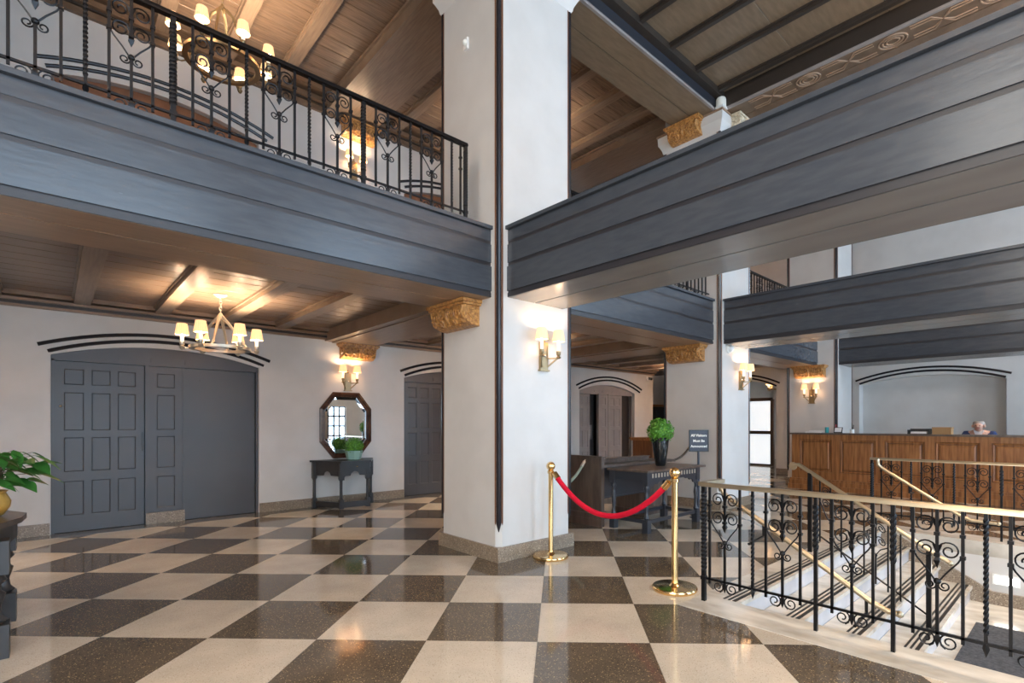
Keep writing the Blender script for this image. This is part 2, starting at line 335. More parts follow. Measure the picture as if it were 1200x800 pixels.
# ---- floor: substrate + tiles laid at 45 degrees to the walls
TW = 0.5124 * CAM_H; TX0 = -0.0985 * CAM_H; TY0 = 2.376 * CAM_H
SLX0, SLX1, LANDY, FARX = 3.5, 3.86, 2.2, 8.02
fl_b = B()
fl_b.box(XL, YF, -0.16, SLX0, YW + 0.3, -0.011).box(SLX0, LANDY, -0.16, FARX, YW + 0.3, -0.011).box(FARX, YF, -0.16, 20.5, 11.5, -0.011)
floor = tag(fl_b.obj('floor', 'grout'), 'glossy chequered terrazzo floor of beige and dark brown tiles laid diagonally', 'floor', kind='structure')
def clip(poly, a, b, c):
    """keep a*x+b*y<=c"""
    out = []
    for i in range(len(poly)):
        p, q = poly[i], poly[(i + 1) % len(poly)]
        dp, dq = a * p[0] + b * p[1] - c, a * q[0] + b * q[1] - c
        if dp <= 0: out.append(p)
        if dp * dq < 0:
            t = dp / (dp - dq); out.append((p[0] + t * (q[0] - p[0]), p[1] + t * (q[1] - p[1])))
    return out
def floor_pieces(poly):
    """split a tile into the parts that lie on the floor, outside the stair well"""
    res = []
    for cs in ([(1, 0, SLX0)], [(-1, 0, -SLX0), (0, -1, -LANDY), (1, 0, FARX)], [(-1, 0, -FARX)]):
        p = poly
        for c in cs + [(-1, 0, -XL), (0, -1, -YF), (1, 0, 20.4), (0, 1, 11.2)]:
            if p: p = clip(p, *c)
        if len(p) >= 3: res.append(p)
    return res
R2 = math.sqrt(2)
tiles = []
for j in range(-14, 26):
    for k in range(-6, 30):
        g = 0.0012
        ts = [(TX0 + (j + a) * TW + (g if a == 0 else -g), TY0 + (k + c) * TW + (g if c == 0 else -g)) for a, c in ((0, 0), (1, 0), (1, 1), (0, 1))]
        poly = [((T + D) / R2, (D - T) / R2) for T, D in ts]
        cx, cy = sum(p[0] for p in poly) / 4, sum(p[1] for p in poly) / 4
        T, D = TX0 + (j + .5) * TW, TY0 + (k + .5) * TW
        vis = D > 1.2 and abs(T) < D * 1.12 + 0.6
        if cy > 9.2 and cx < 12.6: continue
        if cx > 15 and (cy < 4.6 or cy > 11): continue
        ps = floor_pieces(poly)
        if ps: tiles.append((not vis, D, cx, cy, ps, (j + k) % 2 == 0))
tiles.sort(key=lambda t: (t[0], t[1]))
def tile_bm(b, ps, cx, cy):
    for p in ps: b.prism([(x - cx, y - cy) for x, y in p], lambda x, y, t: (x, y, t), -0.01, 0.0)
rest = {True: B(), False: B()}; full = {}
for i, (nv, D, cx, cy, ps, light) in enumerate(tiles):
    m = 'lighttile' if light else 'darktile'
    if i < 290:
        whole = len(ps) == 1 and len(ps[0]) == 4 and abs(abs(sum(ps[0][q][0] * ps[0][(q + 1) % 4][1] - ps[0][(q + 1) % 4][0] * ps[0][q][1] for q in range(4))) / 2 - (TW - 0.0024) ** 2) < 1e-4
        if whole and light in full: me = full[light]
        else:
            b = B(); tile_bm(b, ps, cx, cy); me = b.mesh('floor_tile', m, 0)
            if whole: full[light] = me
        link('floor_tile', me, floor, (cx, cy, 0))
    else: tile_bm(rest[light], ps, 0, 0)
for light in rest:
    if rest[light].v: tag(rest[light].obj('far_floor_tiles', 'lighttile' if light else 'darktile', floor, smooth=0), kind='stuff')
# dark border strips along the rear wall and round the pillars, slightly proud of the tiles
B().box(XL, 8.72, 0, 12.95, 9.05, 0.003).obj('border_strip', 'border', floor)
# ---- pale marble slab along the stair well, landing, steps
tag(B().box(SLX0, YF, -0.16, SLX1, LANDY, 0.004).obj('trim_1', 'marble'), 'pale marble kerb slab under the front iron railing', 'slab', kind='structure')
tag(B().box(FARX - 0.06, YF, -0.16, FARX + 0.35, LANDY - 0.1, 0.006).obj('trim_2', 'marble'), 'pale marble kerb slab under the far iron railing', 'slab', kind='structure')
st = thing('staircase', 'short flight of pale marble steps with black grip strips going down to the entrance', 'stairs', (0, 0, -0.7), kind='structure')
NY, RUN, RISE = 1.89, 0.305, 0.175
stepm = None
for i in range(4):
    yb = NY - RUN * i; z = -RISE * i + 0.7
    y1 = LANDY if i == 0 else yb + RUN + 0.02
    b = B(); b.cur = 0; b.box(SLX1, yb, z - 0.035, 7.96, y1, z); b.cur = 1; b.box(SLX1, yb + 0.025, z - RISE, 7.96, y1, z - 0.035)
    so = b.obj('step', ['marble', 'riser'], st)
    for q, (dy, w) in enumerate(((0.035, 0.03), (0.085, 0.018), (0.125, 0.018))):
        B().box(SLX1 + 0.03, yb + dy, z, 7.93, yb + dy + w, z + 0.003).obj('grip_strip', 'grip', so)
tag(B().box(SLX1 - 0.3, YF, -0.85, 8.3, NY - RUN * 3 + 0.03, -0.70).obj('floor_entrance', 'marble'), 'pale marble floor of the sunken entrance landing', 'floor', kind='structure')
tag(B().box(3.2, YF, -0.85, SLX1, LANDY, -0.16).obj('wall_stair_near', 'wall'), 'white side wall of the stair well under the front railing', 'wall', kind='structure')
tag(B().box(7.96, YF, -0.85, 8.25, LANDY, -0.16).obj('wall_stair_far', 'wall'), 'white side wall of the stair well under the far railing', 'wall', kind='structure')
tag(B().box(3.86, LANDY, -0.85, 7.96, LANDY + 0.2, -0.16).obj('wall_stair_head', 'wall'), 'hidden end wall below the top landing', 'wall', kind='structure')
sb = B().box(7.915, YF, -0.70, 7.959, 0.80, -0.555)
sb.prism([(0.80, -0.70), (1.05, -0.70), (2.15, -0.07), (2.15, -0.002), (1.80, -0.002), (0.80, -0.555)], lambda y, z, t: (7.915 + t, y, z), 0, 0.044)
tag(sb.obj('baseboard_stair', 'base'), 'speckled stone skirting stepping down beside the stairs', 'baseboard', kind='structure')
tag(B().box(4.6, -2.2, -0.70, 7.05, 0.84, -0.688).obj('entrance_mat', 'matgrey'), 'charcoal entrance mat lying at the foot of the marble steps', 'mat')
sl = thing('step_light', 'small lit rectangular step light recessed in the white stair wall', 'light', (7.955, 0.68, -0.41))
B().box(-0.012, -0.12, -0.06, 0.004, 0.12, 0.06).obj('cover_plate', 'white', sl); B().box(-0.016, -0.095, -0.04, -0.012, 0.095, 0.04).obj('lens', 'steplight', sl)

# ---- pillars
def pillar(x, y, label, ztop=7.0, cap=True):
    t = thing('pillar', label, 'pillar', (x + PW / 2, y + PW / 2, 0), kind='structure'); h = PW / 2; c = 0.05
    oct_ = [(-h + c, -h), (h - c, -h), (h, -h + c), (h, h - c), (h - c, h), (-h + c, h), (-h, h - c), (-h, -h + c)]
    up = lambda a, b_, z: (a, b_, z)
    B().prism(oct_, up, 0, ztop).obj('shaft', 'wall', t, smooth=20)
    h2 = h + 0.022; B().prism([(-h2, -h2), (h2, -h2), (h2, h2), (-h2, h2)], up, 0, 0.15).obj('stone_base', 'base', t)
    for sx in (-1, 1):
        for sy in (-1, 1):
            b = B(); cx, cy = sx * (h - 0.024), sy * (h - 0.024)
            b.cur = 0; b.tube([(cx, cy, 0.30), (cx + sx * .004, cy + sy * .004, 0.38), (cx + sx * .004, cy + sy * .004, 6.1)], [0.004, 0.026, 0.026], 8)
            b.cur = 1
            for ox, oy in ((sx * -0.03, sy * 0.018), (sx * 0.018, sy * -0.03)):
                b.tube([(cx + ox, cy + oy, 0.34), (cx + ox, cy + oy, 0.40), (cx + ox, cy + oy, 6.1)], [0.003, 0.011, 0.011], 6)
            b.obj('corner_bead', ['trim', 'trimbrown'], t)
    if cap:
        b = B(); prev = [(h - 0.0, 6.10), (h + 0.012, 6.12), (h + 0.02, 6.16), (h + 0.05, 6.22), (h + 0.07, 6.25), (h + 0.075, 6.38)]
        vs = []; fs = []
        for r, z in prev: vs += [(-r, -r, z), (r, -r, z), (r, r, z), (-r, r, z)]
        for q in range(len(prev) - 1):
            for i in range(4): fs.append((q * 4 + i, q * 4 + (i + 1) % 4, q * 4 + 4 + (i + 1) % 4, q * 4 + 4 + i))
        fs += [(3, 2, 1, 0), tuple(len(vs) - 4 + i for i in range(4))]
        b.add(vs, fs); b.obj('capital', 'wall', t, smooth=20)
        r = h + 0.09; B().box(-r, -r, 6.38, r, r, 6.41).obj('capital_moulding', 'soffit', t)
    return t
pillar(X1, Y0, 'tall white square pillar with dark corner beads beside the brass post of the red rope')
pillar(X2, Y0, 'white square pillar behind the carved table and small sign')
pillar(X3, 3.83, 'white square pillar standing behind the reception counter')

# ---- balcony beams
FB = [(3.262, 3.372), (3.04, 3.225), (2.75, 3.0)]     # three boards of the fascia
def beam(name, label, axis, face, a0, a1, depth=0.84, zs=0.0, soff='soffit', paint='grey'):
    """axis 'x': runs along x, visible face at y=face; axis 'y': runs along y, visible face at x=face"""
    t = thing(name, label, 'beam', ((a0 + a1) / 2, face, 0) if axis == 'x' else (face, (a0 + a1) / 2, 0), kind='structure')
    L = (a1 - a0) / 2
    def bx(b, p0, z0, p1, z1, l0=-L, l1=L):
        return b.box(l0, p0, z0, l1, p1, z1) if axis == 'x' else b.box(p0, l0, z0, p1, l1, z1)
    bx(B(), 0.016, Z1B + 0.012, depth - 0.016, Z1T - 0.03).obj('core', 'greydark', t)
    for s in (0, 1):
        for q, (z0, z1) in enumerate(FB):
            p0, p1 = (0.0 + 0.006 * (2 - q), 0.03) if s == 0 else (depth - 0.03, depth - 0.006 * (2 - q))
            bx(B(), p0, z0, p1, z1).obj('fascia_board', paint, t)
        bx(B(), (0.008 if s == 0 else depth - 0.03), Z1B, (0.03 if s == 0 else depth - 0.008), 2.732).obj('lower_bead', 'greydark', t)
    bx(B(), -0.022, Z1T - 0.034, depth + 0.022, Z1T).obj('coping', paint, t)
    for p0, p1 in ((0.022, 0.37), (0.39, depth - 0.022)):
        bx(B(), p0, Z1B - 0.002, p1, Z1B + 0.02).obj('soffit_board', soff, t)
    return t
YB = Y0 + OFF
beam('balcony_beam', 'blue grey boarded balcony beam under the iron railing, running up to the tall pillar', 'x', YB, XL, X1 + 0.02)
beam('balcony_beam', 'grey boarded balcony beam between the two white pillars above the carved table', 'x', YB, X1 + PW - 0.02, X2 + 0.02)
beam('balcony_beam', 'grey boarded balcony beam above the bright passage, ending at the reception pillar', 'x', YB, X2 + PW - 0.02, X3 + 0.1)
beam('balcony_beam', 'grey boarded balcony beam running from the reception pillar to the far wall', 'x', YB, X3 + PW - 0.02, XE)
beam('bridge_beam', 'large grey boarded beam springing from the tall pillar over the front railing', 'y', X1 + OFF, YF, Y0 + 0.02, 0.82, soff='lightsoffit')
beam('bridge_beam', 'boarded beam springing from the second pillar over the far railing', 'y', X2 + OFF, YF, Y0 + 0.02, 0.82, soff='lightsoffit')
beam('bridge_beam', 'grey boarded beam in front of the arched niche above the reception', 'y', X3 + OFF, YF, 3.85, 0.82, soff='lightsoffit')

# ---- lower ceiling
def ceiling_bay(parent, x0, x1, y0, y1, zp, ribs, ribw, ribz, pw, pm='plank', rm='cbeam', plankm='cbeam'):
    for rx in ribs:
        b = B(); b.box(-ribw / 2, y0, ribz, ribw / 2, y1, zp + 0.02); b.box(-ribw / 2 - 0.018, y0, zp - 0.028, ribw / 2 + 0.018, y1, zp + 0.02)
        b.obj('ceiling_rib', rm, parent, (rx, 0, 0))
    edges = [x0] + [e for r in ribs for e in (r - ribw / 2, r + ribw / 2)] + [x1]
    n = max(1, round((y1 - y0) / pw)); w = (y1 - y0) / n
    for xa, xb in zip(edges[0::2], edges[1::2]):
        if xb - xa < 0.03: continue
        me = B().add(*_plank(xb - xa, w)).mesh('plank', pm)
        for k in range(n): link('plank', me, parent, ((xa + xb) / 2, y0 + (k + 0.5) * w, zp))
def _plank(L, w):
    g, e = 0.004, 0.007
    l, h = L / 2, w / 2 - g / 2
    return ([(-l, -h, 0.03), (l, -h, 0.03), (l, h, 0.03), (-l, h, 0.03), (-l, -h, e), (l, -h, e), (l, h, e), (-l, h, e), (-l, -h + e, 0), (l, -h + e, 0), (l, h - e, 0), (-l, h - e, 0)],
            [(0, 1, 2, 3), (8, 11, 10, 9), (0, 4, 5, 1), (2, 6, 7, 3), (4, 8, 9, 5), (6, 10, 11, 7), (1, 5, 9, 10, 6, 2), (3, 7, 11, 8, 4, 0)])
cl = tag(B().box(XL, YB + 0.8, ZC + 0.03, XE + 0.3, 11.5, 3.38).obj('ceiling', 'umberdark'), 'brown boarded ceiling with ribs under the gallery', 'ceiling', kind='structure')
YS = YB + 0.84
ceiling_bay(cl, XL, 3.36, YS, YW, ZC, [-2.1, -1.31, -0.52, 0.27, 1.09, 1.88, 2.62], 0.16, ZCB, 0.26)
ceiling_bay(cl, 4.22, 7.88, YS, YW, ZC, [4.6, 5.33, 6.05, 6.77, 7.5], 0.16, ZCB, 0.4)
ceiling_bay(cl, 8.76, XE, YS, YW, ZC, [9.4, 10.3, 11.2, 12.1], 0.16, ZCB, 0.8)
for gx0, gx1 in ((3.36, 4.22), (7.88, 8.76)):
    B().box(gx0, YS - 0.02, 2.80, gx1, YW, ZC + 0.02).box(gx0 + 0.12, YS - 0.02, 2.785, gx1 - 0.12, YW, 2.80).obj('girder', 'cbeam', cl)
cor = B(); cor.cur = 0
cor.box(XL, 8.93, 2.82, 12.95, 9.0, 2.85); cor.cur = 1; cor.box(XL, 8.90, 2.85, 12.95, 9.0, 2.885); cor.cur = 0; cor.box(XL, 8.86, 2.885, 12.95, 9.0, 2.92); cor.box(XL, 8.80, 2.94, 12.95, 9.0, 2.99)
tag(cor.obj('trim_3', ['soffit', 'umberdark']), 'stepped dark cornice where the lower ceiling meets the rear wall', 'cornice', kind='structure')
tag(B().box(XL, YS, 3.38, XE, 11.4, 3.40).obj('floor_gallery', 'cbeam'), 'floor of the upper gallery', 'floor', kind='structure')
tag(B().box(XE + 0.3, 4.6, 3.2, 20.8, 8.9, 3.3).obj('ceiling_vestibule', 'wall'), 'white ceiling of the vestibule', 'ceiling', kind='structure')

# ---- upper ceiling
cu = tag(B().box(XL, YF, 6.96, 17.3, 11.5, 7.1).obj('ceiling_upper', 'umberdark'), 'brown boarded ceiling high above the gallery and stair hall', 'ceiling', kind='structure')
ceiling_bay(cu, XL, 3.36, YB + 0.7, YW, 6.90, [-2.1, -1.31, -0.52, 0.27, 1.09, 1.88, 2.62], 0.16, 6.81, 0.26)
ceiling_bay(cu, 4.22, 7.88, YB + 0.7, YW, 6.90, [4.6, 5.33, 6.05, 6.77, 7.5], 0.16, 6.81, 0.30)
ceiling_bay(cu, 8.76, XE, YB + 0.7, YW, 6.90, [9.4, 10.3, 11.2, 12.1], 0.16, 6.81, 1.0)
ceiling_bay(cu, 4.3, 7.8, YF, YB - 0.16, 6.70, [4.26, 4.87, 5.57, 6.27, 6.95, 7.62], 0.06, 6.63, 1.1, pm='upperpanel', rm='umberdark')
ceiling_bay(cu, XL, X1 + OFF, YF, YB, 6.70, [-1.8, -1.0, -0.2, 0.6, 1.4, 2.2], 0.06, 6.63, 4.6, pm='upperpanel', rm='umberdark')
ceiling_bay(cu, 8.76, XE, YF, YB, 6.70, [9.4, 10.4, 11.4, 12.4], 0.06, 6.63, 4.6, pm='upperpanel', rm='umberdark')
B().box(4.2, YB - 0.17, 6.60, 7.9, YB, 6.72).obj('ledge', 'umberdark', cu)
def ubeam(name, label, axis, face, a0, a1, depth=0.74):
    t = thing(name, label, 'beam', ((a0 + a1) / 2, face, ZU) if axis == 'x' else (face, (a0 + a1) / 2, ZU), kind='structure'); L = (a1 - a0) / 2
    def bx(b, p0, z0, p1, z1): return b.box(-L, p0, z0, L, p1, z1) if axis == 'x' else b.box(p0, -L, z0, p1, L, z1)
    bx(B(), 0.012, 0.012, depth - 0.012, 0.5).obj('core', 'umberdark', t)
    bx(B(), -0.003, 0.035, 0.02, 0.27).obj('side_board', 'bluegrey' if axis == 'x' else 'umberdark', t)
    bx(B(), -0.008, -0.006, 0.03, 0.03).obj('edge_bead', 'taupe', t)
    for p0, p1 in ((0.035, depth / 2 - 0.008), (depth / 2 + 0.008, depth - 0.01)):
        so = bx(B(), p0, -0.002, p1, 0.03).obj('soffit_board', 'upperpanel' if axis == 'x' else 'umberrelief', t)
        if axis == 'y' and p0 < 0.1:
            # painted-on-wood guilloche relief: interlaced ovals and lozenges
            b = B(); pc = (p0 + p1) / 2; yy = -L + 0.5; hw = (p1 - p0) / 2 - 0.03
            while yy < L - 0.4:
                for rr in (1.0, 0.72, 0.45):
                    b.tube([(pc + hw * rr * math.cos(a), yy + 0.16 * rr * math.sin(a), -0.004) for a in [2 * PI * i / 16 for i in range(16)]], 0.011, 5, closed=True)
                for sgn in (-1, 1):
                    for o in (0, 0.05):
                        b.tube([(pc + sgn * (hw - o), yy + 0.2, -0.004), (pc + sgn * (hw - o), yy + 0.42, -0.004), (pc - sgn * (hw - o), yy + 0.62, -0.004), (pc - sgn * (hw - o), yy + 0.84, -0.004)], 0.01, 5)
                yy += 1.05
            b.obj('relief_pattern', 'reliefline', so)
    return t
ubeam('ceiling_beam', 'broad brown upper ceiling beam between the pillars above the gallery railing', 'x', YB - 0.06, X1 + PW - 0.02, X2 + 0.05)
ubeam('ceiling_beam', 'upper ceiling beam along the gallery front west of the tall pillar', 'x', YB - 0.06, XL, X1 + 0.02)
ubeam('ceiling_beam', 'upper ceiling beam above the passage gallery front', 'x', YB - 0.06, X2 + PW - 0.05, X3 + 0.1)
ubeam('ceiling_beam', 'brown upper beam with an interlaced relief pattern over the stair hall', 'y', X2 + 0.03, YF, Y0 + 0.05)
ubeam('ceiling_beam', 'brown upper beam over the front railing beam', 'y', X1 + 0.13, YF, Y0 + 0.05)
for gx0, gx1 in ((3.36, 4.22), (7.88, 8.76)):
    b = B().box(gx0, YB + 0.65, 6.70, gx1, YW, 6.92).box(gx0 - 0.03, YB + 0.65, 6.84, gx1 + 0.03, YW, 6.88); b.obj('girder', 'cbeam', cu)
b = B(); b.cur = 0; b.box(XL, 8.94, 6.66, 12.95, 9.0, 6.74); b.cur = 1; b.box(XL, 8.90, 6.74, 12.95, 9.0, 6.765); b.cur = 0; b.box(XL, 8.84, 6.765, 12.95, 9.0, 6.84)
tag(b.obj('trim_4', ['umberrelief', 'umberdark']), 'brown cornice where the upper ceiling meets the gallery wall', 'cornice', kind='structure')

# ---- stone baseboards on the rear and east walls
for i, (a, b_) in enumerate(((XL, -0.03), (2.35, 4.83), (7.21, 9.73), (12.07, 12.95))):
    tag(B().box(a, 8.972, 0.003, b_, 9.0, 0.15).obj('baseboard_back', 'base'), ('speckled stone skirting beside the potted plant', 'speckled stone skirting under the octagonal mirror', 'speckled stone skirting behind the desk', 'speckled stone skirting right of the lift doors')[i], 'baseboard', kind='structure')
tag(B().box(XE - 0.03, 4.2, 0, XE, 6.04, 0.16).obj('baseboard_east', 'base'), 'stone skirting of the wall between the bright passage and the reception pillar', 'baseboard', kind='structure')

# ---- arched double mouldings over openings
def arch_trim(name, label, x0, x1, zs, za, fn, m='trim'):
    b = B()
    for o, dx in ((0.0, 0.0), (-0.085, 0.09)):
        pts = arc_pts(x0 + dx, x1 - dx, zs + o * 0.9, za + o, 24)
        b.tube([fn(a, z) for a, z in pts], 0.024, 8)
    return tag(b.obj(name, m), label, 'moulding', kind='structure')
fw = lambda a, z: (a, 8.995, z)
arch_trim('trim_5', 'pair of dark curved mouldings arching over the grey double doors', -0.14, 2.50, 2.385, 2.625, fw)
arch_trim('trim_6', 'pair of dark curved mouldings over the grey door beside the mirror', 4.76, 7.3, 2.39, 2.64, fw)
arch_trim('trim_7', 'pair of dark curved mouldings over the lift doors', 9.62, 12.38, 2.37, 2.65, fw)
arch_trim('trim_8', 'pair of brown curved mouldings on the gallery wall by the lit chandelier', -0.16, 2.55, 5.945, 6.19, fw, 'trim')
arch_trim('trim_9', 'pair of brown curved mouldings on the gallery wall near the tall pillar', 4.76, 7.3, 5.97, 6.22, fw, 'trim')
arch_trim('trim_10', 'pair of black curved mouldings over the niche behind the reception', 1.16, 4.08, 2.46, 2.70, lambda a, z: (XE - 0.005, a, z))
arch_trim('trim_11', 'pair of dark curved mouldings over the bright passage', 5.95, 8.5, 2.52, 2.82, lambda a, z: (XE - 0.005, a, z))
tag(B().box(-0.30, 8.988, 0.15, -0.03, 9.0, 2.36).box(2.35, 8.988, 0.15, 2.62, 9.0, 2.36).obj('trim_12', 'wall'), 'slightly raised white plaster surround beside the grey double doors', 'moulding', kind='structure')
# ================================================================== DOORS
def leaf(parent, x0, x1, z0, z1, cols, rows, m, y=0.0, th=0.045, stile=None):
    """panelled leaf: stiles and rails proud, each panel its own piece"""
    st_ = stile or 0.09
    b = B(); w = x1 - x0
    ce = [x0 + st_ * 1.2 + (w - 2.4 * st_ + st_) * i / cols for i in range(cols + 1)]
    b.box(x0, y, z0, ce[0], y + th, z1); b.box(ce[-1] - st_, y, z0, x1, y + th, z1)
    for c in ce[1:-1]: b.box(c - st_, y, z0, c, y + th, z1)
    re = [z0] + list(rows)
    zs = []
    cur = z0
    for (a, c) in rows:
        b.box(ce[0] - 0.002, y + 0.002, cur, ce[-1] - st_ + 0.002, y + th - 0.002, a); cur = c; zs.append((a, c))
    b.box(ce[0] - 0.002, y + 0.002, cur, ce[-1] - st_ + 0.002, y + th - 0.002, z1)
    o = b.obj('door_leaf', m, parent, smooth=0)
    for i in range(cols):
        for a, c in zs:
            xa, xb = ce[i], ce[i + 1] - st_
            pb = B(); e = 0.011
            pb.add([(xa, y + 0.004, a), (xb, y + 0.004, a), (xb, y + 0.004, c), (xa, y + 0.004, c), (xa + e, y + 0.014, a + e), (xb - e, y + 0.014, a + e), (xb - e, y + 0.014, c - e), (xa + e, y + 0.014, c - e)],
                   [(4, 5, 6, 7), (0, 1, 5, 4), (1, 2, 6, 5), (2, 3, 7, 6), (3, 0, 4, 7)])
            pb.obj('panel', m, o, smooth=0)
    return o
ROWS = [(0.22, 0.66), (0.78, 1.22), (1.31, 1.80), (1.90, 2.10)]
def arch_fill(parent, x0, x1, z0, zs, za, m, y):
    b = B(); pts = arc_pts(x0, x1, zs, za)
    for (p, zp), (q, zq) in zip(pts, pts[1:]): b.prism([(p, z0), (q, z0), (q, zq - 0.002), (p, zp - 0.002)], lambda a, z, t: (a, y + t, z), 0, 0.04)
    for x in (x0 + 0.68, x0 + 1.02, x0 + 1.42): b.box(x - 0.02, y - 0.012, z0, x + 0.02, y, zs + 0.03)
    b.obj('arched_head', m, parent, smooth=0)
d1 = thing('door_1', 'dark grey arched double doors, one leaf panelled and one flat, beside the potted plant', 'door', (0, YW + 0.02, 0), kind='structure')
arch_fill(d1, -0.015, 2.335, 2.25, 2.27, 2.45, 'doorgrey', 0.0)
B().box(-0.015, -0.01, 2.20, 2.335, 0.05, 2.25).box(-0.015, -0.01, 0, 0.012, 0.05, 2.22).box(2.305, -0.01, 0, 2.335, 0.05, 2.22).box(0.925, -0.012, 0, 0.965, 0.05, 2.22).box(1.355, -0.012, 0.16, 1.38, 0.05, 2.22).obj('frame', 'doorgrey', d1, smooth=0)
dl = leaf(d1, 0.012, 0.915, 0.01, 2.195, 3, ROWS, 'doorgrey', 0.015, stile=0.075)
B().sphere((0.07, 0.0, 1.62), 0.018, 8, 6).obj('knob', 'chrome', dl)
B().box(0.885, -0.005, 1.02, 0.905, 0.01, 1.28).obj('pull_plate', 'black', dl)
leaf(d1, 0.965, 1.355, 0.16, 2.195, 1, ROWS, 'doorgrey', 0.0, stile=0.075)
B().box(0.93, -0.045, 0.004, 1.375, 0.05, 0.16).obj('stone_plinth', 'base', d1)
rl = B().box(1.385, 0.02, 0.01, 2.295, 0.06, 2.195).obj('flat_leaf', 'doorgrey', d1)
B().sphere((1.57, 0.018, 2.03), 0.007, 6, 4).obj('peephole', 'black', rl)
B().box(-0.02, 0.062, 0, 2.34, 0.07, 2.3).obj('backing', 'black', d1)
d2 = thing('door_2', 'grey panelled double door beside the console table', 'door', (4.86, YW + 0.06, 0), kind='structure')
arch_fill(d2, -0.015, 2.335, 2.25, 2.27, 2.45, 'doorgrey', 0.0)
B().box(-0.015, -0.01, 2.20, 2.335, 0.05, 2.25).box(-0.015, -0.01, 0, 0.012, 0.05, 2.22).box(2.305, -0.01, 0, 2.335, 0.05, 2.22).box(0.925, -0.012, 0, 0.965, 0.05, 2.22).obj('frame', 'doorgrey', d2, smooth=0)
leaf(d2, 0.012, 0.915, 0.01, 2.195, 3, ROWS, 'doorgrey', 0.015, stile=0.075); leaf(d2, 0.97, 2.3, 0.01, 2.195, 4, ROWS, 'doorgrey', 0.015, stile=0.085)
B().box(-0.02, 0.08, 0, 2.34, 0.09, 2.5).obj('backing', 'black', d2)  # added behind the leaves to stop light leaking through the gaps
d3 = thing('door_3', 'taupe panelled lift doors in an arched opening, left leaf ajar', 'door', (9.76, YW + 0.09, 0), kind='structure')
arch_fill(d3, -0.015, 2.295, 2.23, 2.25, 2.44, 'taupe', 0.0)
B().box(-0.015, -0.01, 2.18, 2.295, 0.05, 2.24).box(-0.015, -0.01, 0, 0.012, 0.05, 2.2).box(2.265, -0.01, 0, 2.295, 0.05, 2.2).box(0.80, -0.03, 0, 0.84, 0.05, 2.2).box(1.20, -0.03, 0, 1.26, 0.05, 2.2).obj('frame', 'taupe', d3, smooth=0)
leaf(d3, 0.012, 0.50, 0.01, 2.17, 2, ROWS, 'taupe', 0.02, stile=0.06); leaf(d3, 0.84, 1.20, 0.01, 2.17, 1, ROWS, 'taupe', -0.02, stile=0.08); leaf(d3, 1.26, 1.85, 0.01, 2.17, 2, ROWS, 'taupe', 0.02, stile=0.07)
B().box(0.5, 0.14, 0, 0.80, 0.15, 2.18).box(1.85, 0.1, 0, 2.27, 0.11, 2.18).obj('dark_interior', 'lift', d3)
B().box(-0.02, 0.17, 0, 2.3, 0.18, 2.5).obj('backing', 'black', d3)  # added across the opening to block light from behind
B().box(0.60, 0.12, 0.98, 0.70, 0.14, 1.36).obj('call_plate', 'chrome', d3)
for i, (xo, nm) in enumerate(((-0.015, 'brown panelling filling the arch of the gallery wall by the chandelier'), (4.845, 'brown panelling filling the arch of the gallery wall near the pillar'), (9.745, 'brown panelling filling the far arch of the gallery wall'))):
    t = thing('door_%d' % (7 + i), nm, 'door', (xo, YW + 0.06, 3.4), kind='structure')
    b = B(); pts = arc_pts(0, 2.35, 2.395, 2.595)
    for (p, zp), (q, zq) in zip(pts, pts[1:]): b.prism([(p, 0), (q, 0), (q, zq), (p, zp)], lambda a, z, t_: (a, t_, z), 0.03, 0.06)
    b.obj('arched_panel', 'rust', t, smooth=0)
    for k in range(4): B().box(0.12 + k * 0.55, 0.0, 0.2, 0.58 + k * 0.55, 0.03, 2.2).obj('panel', 'rust', t)

